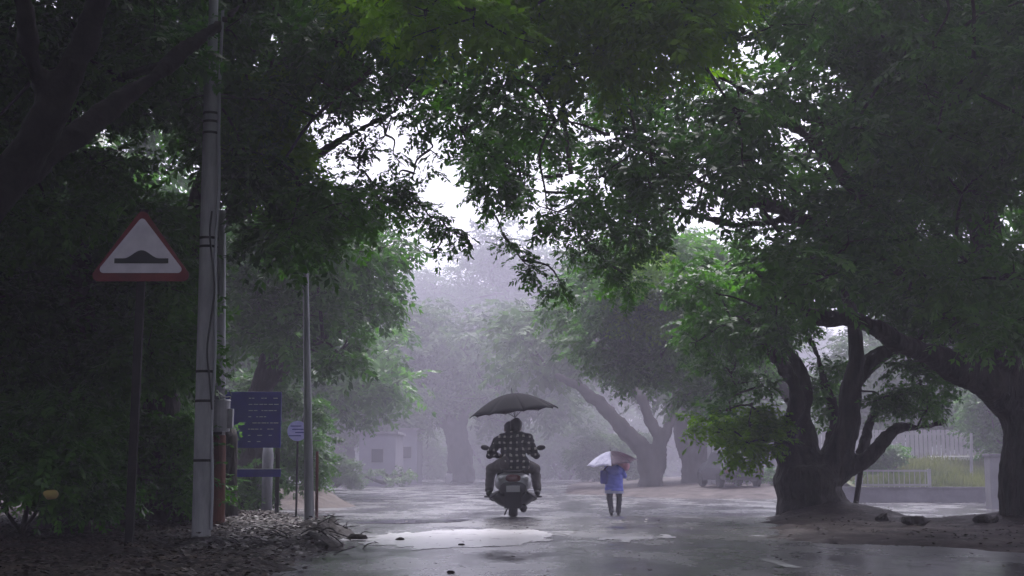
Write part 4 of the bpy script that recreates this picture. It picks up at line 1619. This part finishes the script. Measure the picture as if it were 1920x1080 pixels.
for s in (-1, 1):
    a, b, c = [Z(*q) for q in legs[s]]
    mb.cap(a, b, 0.118 * k, 0.085 * k)
    mb.bar(b, c + (c - b) * 0.02, 0.083 * k, 0.068 * k, 16)
    mb.ball(b, 0.084 * k)
mb.cap(Z(-0.07, 0, 0.92), Z(0.07, 0, 0.92), 0.125 * k, 0.125 * k)
folds(mb.fused("trousers", M["trouser_dark"], 0.012, WK, 2), 0.008, 9, 2)
for s in (-1, 1):
    c = Z(*legs[s][2])
    MB().cap(c + Z(0, -0.04, -0.032), c + Z(0, 0.16, -0.045), 0.046 * k, 0.036 * k).build("shoe", M["shoe"], WK, smooth=True)
hair_cap(hw_, 0.0, k, M["hair"], WK, seed=9)
# bag slung at the left side
bag = empty("shoulder_bag", wg + Z(-0.29, -0.10, 1.05), "dark blue bag slung at the left side of the walking person", "bag")
mb = MB().box((0, 0, 0), (0.16, 0.10, 0.30), bevel=0.03)
mb.build("bag_body", M["blue_paint"], bag)
MB().tube([Z(-0.02, 0.02, 0.17), Z(0.12, -0.07, 0.32), Z(0.26, -0.02, 0.42)], [0.012] * 3, 6, 4).build("strap", M["shirt_black"], bag)
pink = MB().ball((0, 0, 0), (0.15, 0.09, 0.10), 18, 12, Matrix.Rotation(0.25, 3, "Y")).ball((0.08, 0.0, -0.07), (0.08, 0.07, 0.09), 14, 10)
for v in pink.bm.verts:
    v.co += Vector(mnoise.noise_vector(v.co * 9)) * 0.025
o = pink.fused("cloth_bundle", M["umb_pink"], 0.012, None, 2, wg + Z(0.24, -0.02, 1.42))
tag(o, "pale pink cloth bundle on the walking person's shoulder under the umbrella", "bundle")
ax = Vector((0.16, -0.50, 0.86))
UA = wg + GR + Vector((-0.17, -0.05, 0.415))
umbrella("umbrella", "pale patterned umbrella with dark panels on one side, held over the walking person", UA, Vector((-0.13, -0.10, 1.0)), 0.58, 0.27, 0.45, ["umb_dark", "umb_dark", "umb_pale", "umb_pale", "umb_pale", "umb_pale", "umb_dark", "umb_dark"], yaw=-0.1, tip=0.05)

# ------------------------------------------------------------------ trees
HOLES += [(414, 600, 22, 230, 19.5), (265, 465, 105, 85, 13.5), (395, 170, 22, 120, 14.5), (680, 258, 92, 42), (785, 295, 55, 45), (850, 470, 80, 45), (860, 540, 110, 45), (700, 290, 70, 30)]

# many-stemmed tree on the right verge
T = 21.3
tree("tree", "many-stemmed tree with a fat forked trunk standing on the bare right verge", "tree",
     [[(1525, 985, T, 92), (1523, 955, T, 70), (1520, 925, T, 58), (1516, 895, T, 62), (1512, 868, T, 48)],
      [(1505, 900, T, 33.6), (1474, 850, T, 22.7), (1468, 815, T, 16.8), (1484, 770, T - .2, 16.0), (1478, 725, T - .3, 14.3), (1458, 690, T - .4, 10.9), (1430, 650, T - .6, 8.4), (1400, 600, T - .8, 5.9)],
      [(1515, 880, T, 28.6), (1506, 830, T + .2, 20.2), (1500, 780, T + .3, 16.8), (1512, 735, T + .4, 14.3), (1500, 690, T + .5, 10.9), (1470, 640, T + .6, 8.4), (1450, 580, T + .8, 5.9)],
      [(1550, 885, T, 30.2), (1580, 820, T - .1, 22.7), (1600, 760, T - .2, 20.2), (1611, 700, T - .3, 17.6), (1612, 650, T - .4, 15.1), (1600, 580, T - .5, 11.8), (1580, 500, T - .6, 8.4)],
      [(1600, 740, T - .1, 18.5), (1630, 700, T + .1, 16.8), (1665, 665, T + .2, 15.1), (1700, 640, T + .3, 11.8), (1760, 600, T + .4, 8.4)],
      [(1545, 895, T, 28.6), (1590, 872, T - .1, 17.6), (1630, 848, T - .2, 14.3), (1660, 822, T - .3, 11.8), (1685, 803, T - .3, 10.1), (1730, 802, T - .2, 6.7), (1775, 794, T - .1, 5.0)],
      [(1535, 880, T + .3, 20.2), (1556, 820, T + .5, 10.9), (1566, 770, T + .6, 9.2), (1545, 710, T + .7, 6.7), (1530, 660, T + .8, 5.0), (1500, 600, T + 1, 3), (1480, 540, T + 1.1, 1.5)],
      [(1612, 850, T + .2, 7.6), (1638, 780, T + .4, 10.1), (1660, 760, T + .5, 5.9), (1720, 720, T + .7, 4.2), (1790, 670, T + .9, 2.5)],
      [(1472, 845, T, 13.4), (1456, 815, T - .2, 8.4), (1438, 795, T - .3, 5.9)],
      [(1480, 752, T, 4.2), (1462, 750, T - .2, 3.4), (1446, 750, T - .3, 2.9)]],
     [dict(poly=[(1330, 470), (1700, 480), (1820, 580), (1700, 590), (1560, 560), (1480, 610), (1390, 670), (1330, 650), (1290, 590)], y=(19.5, 24), n=48, r=(.3, .55), lai=2.1, s=.42),
      dict(poly=[(1290, 640), (1450, 650), (1450, 740), (1340, 790), (1310, 720)], y=(20, 22.5), n=8, r=(.2, .36), lai=1.3, s=.36, leaf="leaf_mid"),
      dict(poly=[(1630, 570), (1840, 600), (1820, 720), (1700, 700)], y=(20, 22.5), n=14, r=(.22, .42), lai=1.6, s=.36),
      dict(poly=[(1500, 640), (1600, 640), (1590, 760), (1530, 780)], y=(21.5, 23.5), n=7, r=(.2, .34), lai=1.7, s=.34, leaf="leaf_mid"),
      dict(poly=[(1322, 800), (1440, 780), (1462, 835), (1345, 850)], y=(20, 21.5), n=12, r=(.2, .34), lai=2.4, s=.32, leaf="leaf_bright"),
      dict(poly=[(1640, 720), (1780, 740), (1760, 790), (1650, 790)], y=(20.5, 22), n=9, r=(.16, .3), lai=2.0, s=.3, leaf="leaf_mid"),
      dict(box=(5.5, 9.5, 19, 25, 5.0, 8.0), n=14, r=(.7, 1.0), lai=2.2, s=.9, twigs=False)],
     voxel=0.045, seed=21)

# big tree at the right edge arching over the road
T = 18.6
tree("tree", "huge dark tree at the right edge with limbs arching over the road", "tree",
     [[(1975, 1030, T, 130), (1962, 985, T, 96), (1950, 930, T, 66), (1945, 870, T, 60), (1940, 810, T, 66), (1935, 770, T, 70)],
      [(1945, 800, T, 58), (1895, 755, T, 42), (1830, 715, T - .3, 32), (1760, 670, T - .7, 24), (1690, 640, T - 1.1, 19), (1610, 612, T - 1.4, 16), (1530, 590, T - 1.7, 13), (1480, 560, T - 1.9, 9), (1400, 500, T - 2.2, 6)],
      [(1930, 780, T, 52), (1880, 690, T - .2, 36), (1830, 620, T - .6, 30), (1760, 540, T - 1.2, 24), (1650, 470, T - 1.8, 19), (1500, 410, T - 2.4, 14), (1360, 360, T - 3, 10), (1250, 300, T - 3.4, 7), (1130, 250, T - 3.8, 4)],
      [(1935, 760, T, 50), (1890, 600, T + .2, 36), (1850, 450, T + .2, 28), (1820, 300, T, 22), (1760, 120, T - .5, 16), (1680, -80, T - 1, 12)],
      [(1760, 540, T - 1.2, 18), (1640, 400, T - 2, 14), (1500, 250, T - 3, 11), (1350, 140, T - 3.8, 8), (1180, 60, T - 4.3, 5)],
      [(1850, 450, T, 20), (1760, 350, T + 1, 15), (1600, 300, T + 1.6, 11), (1430, 290, T + 2, 8)],
      [(1960, 780, T, 50), (2050, 640, T, 36), (2120, 400, T, 24)],
      [(1500, 410, T - 2.4, 10), (1380, 420, T - 2.2, 7), (1250, 390, T - 2, 5), (1120, 400, T - 1.7, 3.5), (1020, 390, T - 1.5, 2.5)],
      [(1240, 340, T - 2.2, 6), (1120, 320, T - 2, 5), (1000, 340, T - 1.7, 3.6), (900, 400, T - 1.4, 2.4)]],
     [dict(poly=[(1150, -80), (2050, -80), (2050, 640), (1850, 640), (1760, 560), (1560, 540), (1450, 470), (1300, 420), (1180, 330), (1100, 180)], y=(13.5, 19), n=105, r=(.3, .6), lai=1.55, s=.38, leaf="leaf_mid"),
      dict(poly=[(1480, -100), (2150, -100), (2150, 700), (1900, 660), (1700, 560), (1550, 420)], y=(16, 23), n=72, r=(.45, .8), lai=1.8, s=.44),
      dict(poly=[(850, 110), (1150, 100), (1250, 420), (1120, 440), (940, 400), (860, 330)], y=(14.5, 18.5), n=46, r=(.24, .46), lai=1.5, s=.34),
      dict(pts=[(950, 455, 17, 26), (1000, 505, 17, 30), (1055, 545, 17.2, 30), (1085, 465, 17.5, 42), (1145, 500, 17.6, 46), (1050, 425, 17, 34), (1110, 415, 17, 40), (975, 475, 17, 20), (1180, 540, 18, 40), (1200, 450, 17, 50)], lai=2.1, s=.27),
      dict(box=(3.6, 14, -2, 17, 7.3, 10.5), n=90, r=(.8, 1.3), lai=2.2, s=1.0, twigs=False),  # unseen foliage added overhead to keep skylight off the near road and haze
      dict(box=(7.0, 14, -9, 12, 1.2, 6.5), n=70, r=(.7, 1.1), lai=2.2, s=.9, twigs=False)],  # unseen side foliage added to block light from beside and behind the camera
     voxel=0.05, seed=5)

# nearest tree on the left, its trunk outside the frame
T = 10.5
tree("tree", "dark near tree leaning in from the left edge with bare black limbs", "tree",
     [[(-330, 1060, T, 90), (-310, 900, T, 75), (-240, 700, T, 66), (-130, 560, T, 60), (-40, 430, T, 50), (30, 320, T, 40), (95, 200, T - .2, 32), (150, 80, T - .4, 26), (200, -60, T - .6, 20)],
      [(30, 330, T, 34), (120, 270, T + .3, 24), (210, 200, T + .6, 20), (320, 110, T + .9, 15), (430, 30, T + 1.2, 7), (520, -60, T + 1.5, 4)],
      [(95, 200, T, 22), (60, 100, T - .5, 18), (40, -50, T - 1, 13)]],
     [dict(poly=[(-200, -120), (330, -120), (330, 160), (240, 330), (120, 450), (-200, 500)], y=(12.2, 16.5), n=85, r=(.3, .55), lai=2.2, s=.34),
      dict(box=(-9, 0.5, -2, 12, 6.6, 9.5), n=80, r=(.7, 1.2), lai=2.2, s=.9, twigs=False),  # unseen cover added above the frame to darken the near left
      dict(box=(-13, -4.5, -9, 10, 0.8, 6.5), n=60, r=(.6, 1.0), lai=2.2, s=.8, twigs=False)],  # unseen screen of leaves added at left and behind camera, to block light
     voxel=0.05, seed=8, bark="bark_wet")

# left roadside tree behind the poles: green crown, dark sprays hanging into the sky gap
T = 18.0
tree("tree", "leafy tree behind the poles whose dark sprays hang into the bright sky gap", "tree",
     [[(300, 1000, T, 48), (305, 900, T, 38), (300, 760, T, 33), (320, 620, T, 29), (350, 480, T, 25), (400, 340, T - .3, 21), (450, 220, T - .7, 17), (540, 120, T - 1.4, 13), (640, 70, T - 2, 10), (760, 40, T - 2.6, 7), (880, 50, T - 3, 4)],
      [(350, 480, T, 18), (440, 400, T - .3, 13), (540, 330, T - .7, 10), (640, 260, T - 1.2, 7), (740, 210, T - 1.5, 4)],
      [(400, 340, T, 16), (360, 200, T, 13), (340, 40, T, 10)],
      [(440, 400, T - .3, 9), (560, 400, T - .6, 7), (680, 380, T - .9, 5), (790, 400, T - 1.2, 3), (860, 440, T - 1.4, 2)],
      [(640, 70, T - 2, 7), (700, 130, T - 2.4, 5), (800, 150, T - 2.7, 3.5), (880, 160, T - 3, 2.5)]],
     [dict(poly=[(330, -80), (760, -80), (860, 60), (800, 150), (620, 180), (590, 320), (640, 400), (560, 460), (400, 430), (330, 300)], y=(14.5, 20), n=80, r=(.32, .6), lai=1.7, s=.38),
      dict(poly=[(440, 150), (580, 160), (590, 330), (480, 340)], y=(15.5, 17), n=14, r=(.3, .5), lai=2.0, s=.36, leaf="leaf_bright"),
      dict(pts=[(640, 395, 16.6, 46), (690, 400, 16.5, 40), (735, 380, 16.3, 46), (700, 345, 16.4, 34), (775, 390, 16.2, 38), (810, 415, 16, 32), (845, 435, 15.9, 26), (870, 445, 15.8, 16), (815, 470, 16, 14), (650, 355, 16.5, 30), (760, 345, 16.2, 26)], lai=2.2, s=.30),
      dict(pts=[(640, 205, 16, 26), (690, 195, 15.8, 30), (740, 195, 15.6, 30), (770, 225, 15.6, 24), (660, 300, 16, 16), (610, 240, 16, 22), (625, 215, 16, 22), (665, 250, 16, 20), (715, 262, 15.8, 16), (690, 285, 16, 22), (640, 285, 16, 26), (745, 300, 15.8, 22), (790, 255, 15.6, 16), (820, 290, 15.4, 18), (800, 200, 15.4, 22), (770, 335, 15.6, 18), (700, 235, 15.9, 20), (650, 225, 16, 20), (728, 282, 15.7, 20), (775, 262, 15.6, 20), (815, 235, 15.5, 22), (682, 262, 16, 18), (755, 225, 15.7, 20), (738, 328, 15.7, 20), (800, 320, 15.5, 20)], lai=1.0, s=.28),
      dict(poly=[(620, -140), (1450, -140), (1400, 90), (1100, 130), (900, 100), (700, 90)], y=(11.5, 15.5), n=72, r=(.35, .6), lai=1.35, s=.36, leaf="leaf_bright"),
      dict(box=(-9, -1, 12, 20, 8, 11), n=50, r=(.8, 1.2), lai=2.2, s=.9, twigs=False)],  # unseen cover added above the frame to shade the verge below
     voxel=0.045, seed=13)

# dark mass at the left: an understorey tree
T = 15.5
tree("tree", "dense dark low-branched tree filling the left side behind the warning sign", "tree",
     [[(110, 1020, T, 55), (115, 900, T, 45), (130, 760, T, 38), (150, 620, T, 30), (140, 480, T, 20)],
      [(130, 760, T, 24), (220, 640, T + .5, 17), (300, 540, T + 1, 11)],
      [(115, 820, T, 22), (40, 720, T + .3, 16), (-60, 620, T + .5, 11)]],
     [dict(poly=[(-150, 430), (330, 400), (370, 560), (340, 760), (200, 830), (-150, 860)], y=(14.8, 20), n=110, r=(.4, .7), lai=2.4, s=.38),
      dict(poly=[(30, 480), (330, 430), (340, 560), (60, 640)], y=(15.2, 16.5), n=12, r=(.25, .45), lai=1.8, s=.34, leaf="leaf_mid"),
      dict(box=(-14, -7, 10, 22, 3.5, 8), n=40, r=(.9, 1.4), lai=2.4, s=1.0, twigs=False)],
     voxel=0.06, seed=17)

T = 30.0
tree("tree", "dusky middle-distance tree on the left bank reaching over the thin grey pole", "tree",
     [[(470, 960, T, 34), (475, 860, T, 26), (490, 740, T, 22), (520, 620, T, 18), (580, 520, T, 13), (660, 480, T, 8)],
      [(490, 740, T, 15), (560, 660, T - .5, 10), (640, 620, T - 1, 6)],
      [(520, 620, T, 13), (480, 480, T, 10), (450, 380, T, 7)]],
     [dict(poly=[(400, 400), (560, 400), (700, 440), (775, 490), (765, 560), (700, 600), (690, 680), (600, 690), (500, 640), (400, 600)], y=(26.5, 34), n=80, r=(.3, .85), lai=1.7, s=.62),
      dict(box=(-12, -8, 25, 34, 5.5, 9), n=20, r=(.9, 1.4), lai=2.2, s=1.0, twigs=False)],
     voxel=0.08, seed=19, twig_r=.04)

T = 56.0
tree("tree", "hazy grey-green tree beyond the thin pole on the left bank", "tree",
     [[(520, 922, T, 24), (525, 860, T, 19), (545, 780, T, 15), (590, 700, T, 11), (660, 650, T, 7), (720, 630, T, 4)],
      [(525, 840, T, 13), (470, 740, T, 10), (450, 660, T, 6)],
      [(560, 750, T, 9), (640, 730, T - 1, 6), (710, 720, T - 1.5, 3)]],
     [dict(poly=[(420, 590), (560, 600), (640, 560), (690, 620), (760, 610), (730, 680), (752, 730), (690, 740), (660, 790), (600, 750), (540, 790), (430, 770)], y=(49, 64), n=70, r=(.4, 1.4), lai=1.7, s=1.1, leaf="leaf_mid"),
      dict(box=(-16, -10, 48, 62, 5, 9), n=16, r=(1.2, 1.8), lai=2.2, s=1.2, twigs=False)],
     bark="bark_far", voxel=0.1, seed=23, twig_r=.05)

T = 37.0
tree("tree", "grey-green tree with a fine drooping branch, right of the road beyond the pedestrian", "tree",
     [[(1515, 938, T, 24), (1500, 860, T, 18), (1488, 760, T, 14), (1400, 660, T, 13), (1300, 580, T, 10), (1210, 520, T, 7), (1130, 480, T, 4)],
      [(1400, 660, T, 10), (1310, 640, T - .5, 6), (1250, 640, T - 1, 5), (1200, 628, T - 1.2, 4), (1165, 632, T - 1.4, 3), (1150, 610, T - 1.5, 2)],
      [(1490, 760, T, 12), (1470, 640, T, 9), (1450, 520, T, 6)]],
     [dict(poly=[(1060, 540), (1180, 420), (1350, 460), (1450, 600), (1420, 740), (1330, 760), (1200, 720), (1060, 670)], y=(33, 42), n=88, r=(.4, 1.0), lai=1.8, s=.66, leaf="leaf_mid"),
      dict(poly=[(1180, 480), (1330, 500), (1320, 620), (1180, 610)], y=(32, 33.5), n=12, r=(.5, .8), lai=1.8, s=.48, leaf="leaf_bright")],
     bark="bark_far", voxel=0.08, seed=29, twig_r=.05)

T = 64.0
tree("tree", "hazy tree with a long trunk leaning left over the road behind the pedestrian", "tree",
     [[(1222, 925, T, 25.9), (1222, 890, T, 21.6), (1205, 850, T, 17.3), (1165, 800, T, 14.4), (1125, 755, T, 12.2), (1085, 725, T, 8.6), (1040, 705, T, 5.0)],
      [(1225, 890, T, 15.8), (1240, 840, T, 12.2), (1210, 770, T, 10.1), (1170, 705, T, 7.2), (1130, 650, T, 4.3)],
      [(1236, 850, T, 10.1), (1262, 790, T, 7.9), (1270, 720, T, 5.8)]],
     [dict(poly=[(930, 620), (1000, 570), (1060, 610), (1130, 540), (1220, 600), (1300, 560), (1330, 760), (1280, 700), (1230, 735), (1190, 660), (1130, 640), (1080, 690), (1040, 640), (1000, 720), (960, 690)], y=(66, 88), n=66, r=(.6, 1.8), lai=1.7, s=1.6, leaf="leaf_far")],
     bark="bark_far", voxel=0.12, seed=31, twig_r=.06)
T = 68.0
tree("tree", "hazy tree with a thick double trunk right of the leaning one", "tree",
     [[(1310, 928, T, 31.7), (1308, 895, T, 25.9), (1290, 850, T, 15.8), (1275, 790, T, 12.2), (1290, 720, T, 8.6), (1280, 650, T, 5.0)],
      [(1315, 900, T, 18.7), (1335, 845, T, 14.4), (1325, 770, T, 11.5), (1345, 690, T, 7.2)],
      [(1300, 880, T, 14.4), (1310, 800, T, 10.1), (1305, 730, T, 7.2)]],
     [dict(poly=[(1220, 620), (1480, 600), (1500, 800), (1400, 830), (1350, 760), (1240, 740)], y=(70, 92), n=46, r=(.6, 1.8), lai=1.7, s=1.6, leaf="leaf_far")],
     bark="bark_far", voxel=0.12, seed=37, twig_r=.06)
T = 72.0
tree("tree", "hazy tree with blue-grey crown above the pale picket fence at right", "tree",
     [[(1720, 900, T, 26), (1722, 820, T, 20), (1740, 720, T, 14), (1760, 620, T, 8)], [(1722, 800, T, 14), (1670, 700, T, 9)], [(1725, 790, T, 14), (1820, 700, T, 9)]],
     [dict(poly=[(1560, 600), (1900, 560), (1960, 760), (1880, 850), (1780, 780), (1600, 790)], y=(64, 78), n=75, r=(1.2, 2.2), lai=2.2, s=1.0, leaf="leaf_far")],
     bark="bark_far", voxel=0.14, seed=41, twig_r=.06)
T = 50.0
tree("tree", "light grey-green small tree hanging over the gate pillar at right", "tree",
     [[(1960, 915, T, 20), (1950, 820, T, 15), (1900, 740, T, 11), (1850, 720, T, 6)]],
     [dict(poly=[(1780, 690), (1960, 700), (1960, 860), (1880, 850), (1840, 780)], y=(47, 53), n=26, r=(.6, 1.1), lai=2.2, s=.6, leaf="leaf_mid")],
     bark="bark_far", voxel=0.12, seed=43, twig_r=.05)

T = 108.0
tree("tree", "faint dark-trunked tree straight behind the scooter in the haze", "tree",
     [[(862, 912, T, 28), (862, 860, T, 23), (858, 800, T, 19), (880, 730, T, 14), (930, 660, T, 8)], [(860, 830, T, 15), (820, 760, T, 11), (790, 690, T, 7)]],
     [dict(poly=[(760, 660), (820, 610), (880, 640), (940, 580), (1010, 630), (1070, 610), (1090, 700), (1050, 770), (1000, 740), (950, 800), (880, 750), (830, 780), (790, 730)], y=(98, 124), n=70, r=(1.0, 2.6), lai=1.7, s=2.2, leaf="leaf_far", holes=False)],
     bark="bark_far", voxel=0.16, seed=47, twig_r=.08)
T = 110.0
tree("tree", "faint rounded tree above the grey flat-roofed blocks at left", "tree",
     [[(640, 912, T, 26), (645, 840, T, 20), (670, 760, T, 14), (720, 680, T, 8)], [(645, 820, T, 13), (620, 740, T, 9)]],
     [dict(poly=[(560, 640), (700, 590), (800, 600), (800, 740), (740, 790), (600, 800)], y=(100, 122), n=60, r=(1.83, 3.14), lai=2.1, s=1.57, leaf="leaf_far", holes=False)],
     bark="bark_far", voxel=0.16, seed=53, twig_r=.08)
for i, (px, Y, poly, lb, n) in enumerate([
    (940, 178, [(870, 480), (940, 440), (1030, 460), (1100, 560), (1080, 700), (880, 700), (850, 580)], "palest tall tree at the end of the road, behind the umbrella", 90),
    (760, 185, [(690, 560), (780, 520), (860, 550), (880, 680), (820, 760), (690, 740)], "pale tree far down the road left of the tallest pale one", 70),
    (1130, 165, [(1040, 520), (1150, 480), (1250, 560), (1260, 720), (1060, 740)], "pale tree far down the road right of the tallest pale one", 60)]):
    tree("tree", lb, "tree",
         [[(px, 905, Y, 24), (px, 820, Y, 19), (px + 10, 720, Y, 14), (px + 20, 600, Y, 8)], [(px, 780, Y, 12), (px - 50, 660, Y, 7)]],
         [dict(poly=poly, y=(Y - 12, Y + 14), n=n, r=(1.6, 4.2), lai=0.9, s=2.1, leaf="leaf_far", holes=False)],
         bark="bark_far", voxel=0.2, seed=60 + i, twig_r=.1, group="trees at the hazy end of the road")


# the wood closing the far end of the road
rgw = np.random.default_rng(77)
Cw, Rw = [], []
for k in range(420):
    px = rgw.uniform(-250, 2150)
    Y = rgw.uniform(185, 250)
    top = 690 + 60 * math.sin(px * 0.011) + 50 * math.sin(px * 0.027 + 1)
    Cw.append(list(at(px, rgw.uniform(top, 890), Y)))
    Rw.append(rgw.uniform(2.0, 5.0))
vw = spray_mesh(np.array(Cw), np.array(Rw), 2.0, 2.6, rgw)
tag(link("far_woods", np_mesh("far_woods", vw, np.arange(len(vw)).reshape(-1, 4)), M["leaf_far"]), None, None, kind="stuff")


# shrubs and hedges: one thing each, stems and leaves
def shrub(label, px, py, Y, w_px, h_px, leaf, s=.3, lai=2.4, n=14, seed=0, group=None, bark="bark"):
    st = [[(px, py, Y, 5), (px + w_px * .05, py - h_px * .4, Y, 4), (px - w_px * .1, py - h_px * .8, Y, 2)],
          [(px, py, Y, 4), (px - w_px * .3, py - h_px * .5, Y, 2.5), (px - w_px * .4, py - h_px * .75, Y, 1.5)],
          [(px, py, Y, 4), (px + w_px * .3, py - h_px * .5, Y, 2.5), (px + w_px * .4, py - h_px * .7, Y, 1.5)]]
    m = Y / F
    return tree("shrub", label, "shrub", st, [dict(poly=[(px - w_px * .5, py - h_px * .1), (px - w_px * .45, py - h_px * .8), (px, py - h_px), (px + w_px * .45, py - h_px * .8), (px + w_px * .5, py - h_px * .1)], y=(Y - w_px * m * .35, Y + w_px * m * .35), n=n, r=(.18 * min(w_px, h_px) * m, .3 * min(w_px, h_px) * m), lai=lai, s=s, leaf=leaf, holes=False)], bark=bark, voxel=0, seed=seed, twig_r=.012)


for i, a in enumerate([
    ("dark shrub at the left edge under the black limbs", 40, 1000, 14.2, 300, 260, "leaf_dark"),
    ("dark shrub directly behind the warning sign post", 250, 985, 17.5, 240, 230, "leaf_dark"),
    ("dark leafy shrub between the sign post and the concrete pole", 330, 960, 21.0, 170, 260, "leaf_mid"),
    ("tall dark shrub farther left behind the slab", 120, 975, 19.0, 260, 300, "leaf_dark"),
    ("grey-green shrub under the blue notice board", 465, 955, 25.0, 120, 90, "leaf_mid"),
    ("light leafy shrub showing above and right of the blue board", 510, 945, 33.0, 170, 270, "leaf_mid"),
    ("dusky shrub just left of the rusty pole base", 350, 940, 28.0, 140, 330, "leaf_dark"),
    ("hazy shrub right of the thin grey pole", 630, 915, 70.0, 90, 60, "leaf_far"),
]):
    shrub(a[0], *a[1:7], s=.30 if a[3] < 24 else .42, n=18, seed=80 + i)
for i, a in enumerate([
    ("faint dark bush at the far road end, left of the scooter riders", 800, 906, 140, 120, 90),
    ("faint dark bush at the far road end, behind the scooter riders", 930, 906, 148, 160, 130),
    ("faint dark bush at the far road end, right of the scooter riders", 1060, 908, 138, 150, 140),
    ("faint bush under the leaning hazy trunk", 1150, 914, 100, 140, 110),
    ("faint bush in front of the larger grey block", 720, 904, 80, 110, 26),
    ("low bush against the pale fence behind the many-stemmed tree", 1420, 905, 56, 90, 34),
    ("small bush by the white railing on the low wall", 1660, 905, 47, 70, 70)]):
    shrub(*a, "leaf_far" if a[3] > 60 else "leaf_mid", s=.7 if a[3] > 60 else .4, n=22, seed=120 + i, bark="bark_far")

# ------------------------------------------------------------------ rain haze
HAZE_D = 0.0036
m = bpy.data.materials.new("haze")
m.use_nodes = True
nt = m.node_tree
nt.nodes.clear()
out = nt.nodes.new("ShaderNodeOutputMaterial")
pv = nt.nodes.new("ShaderNodeVolumePrincipled")
pv.inputs["Color"].default_value = (0.85, 0.815, 0.98, 1)
pv.inputs["Density"].default_value = HAZE_D
pv.inputs["Anisotropy"].default_value = 0.25
L(nt, pv.outputs[0], out.inputs["Volume"])
hz = MB().box((0, 140, 19.0), (410, 410, 42)).build("haze", m)
tag(hz, None, None, kind="stuff")

# ------------------------------------------------------------------ light
SUN_EL, SUN_AZ = R(58), R(8)  # azimuth from +y towards +x
w = bpy.data.worlds.new("World")
S.world = w
w.use_nodes = True
nt = w.node_tree
bg = nt.nodes["Background"]
sky = nt.nodes.new("ShaderNodeTexSky")
sky.sky_type = "NISHITA"
sky.sun_disc = False
sky.sun_elevation = SUN_EL
sky.sun_rotation = SUN_AZ
sky.air_density = 1.0
sky.dust_density = 4.0
hs = nt.nodes.new("ShaderNodeHueSaturation")
hs.inputs["Saturation"].default_value = 0.22
nt.links.new(sky.outputs[0], hs.inputs["Color"])
tint = nt.nodes.new("ShaderNodeMixRGB")
tint.blend_type = "MULTIPLY"
tint.inputs[0].default_value = 1.0
tint.inputs[2].default_value = (0.97, 0.945, 1.08, 1)  # pale violet-grey overcast
nt.links.new(hs.outputs[0], tint.inputs[1])
nt.links.new(tint.outputs[0], bg.inputs["Color"])
bg.inputs["Strength"].default_value = 0.15
sd = bpy.data.lights.new("sun", "SUN")
sd.energy = 1.5
sd.angle = R(25)
sd.color = (1.0, 0.98, 0.97)
so = bpy.data.objects.new("sun", sd)
COL.objects.link(so)
dirv = Vector((math.sin(SUN_AZ) * math.cos(SUN_EL), math.cos(SUN_AZ) * math.cos(SUN_EL), math.sin(SUN_EL)))
so.rotation_euler = dirv.to_track_quat("Z", "Y").to_euler()
so.location = dirv * 60

S.view_settings.view_transform = "Standard"
S.view_settings.look = "None"
S.view_settings.exposure = 1.08
S.view_settings.gamma = 1.0
S.render.engine = "CYCLES"
c = S.cycles
c.use_denoising = True
c.max_bounces = 7
c.diffuse_bounces = 3
c.glossy_bounces = 3
c.transmission_bounces = 4
c.volume_bounces = 1
c.transparent_max_bounces = 8
c.sample_clamp_indirect = 4.0
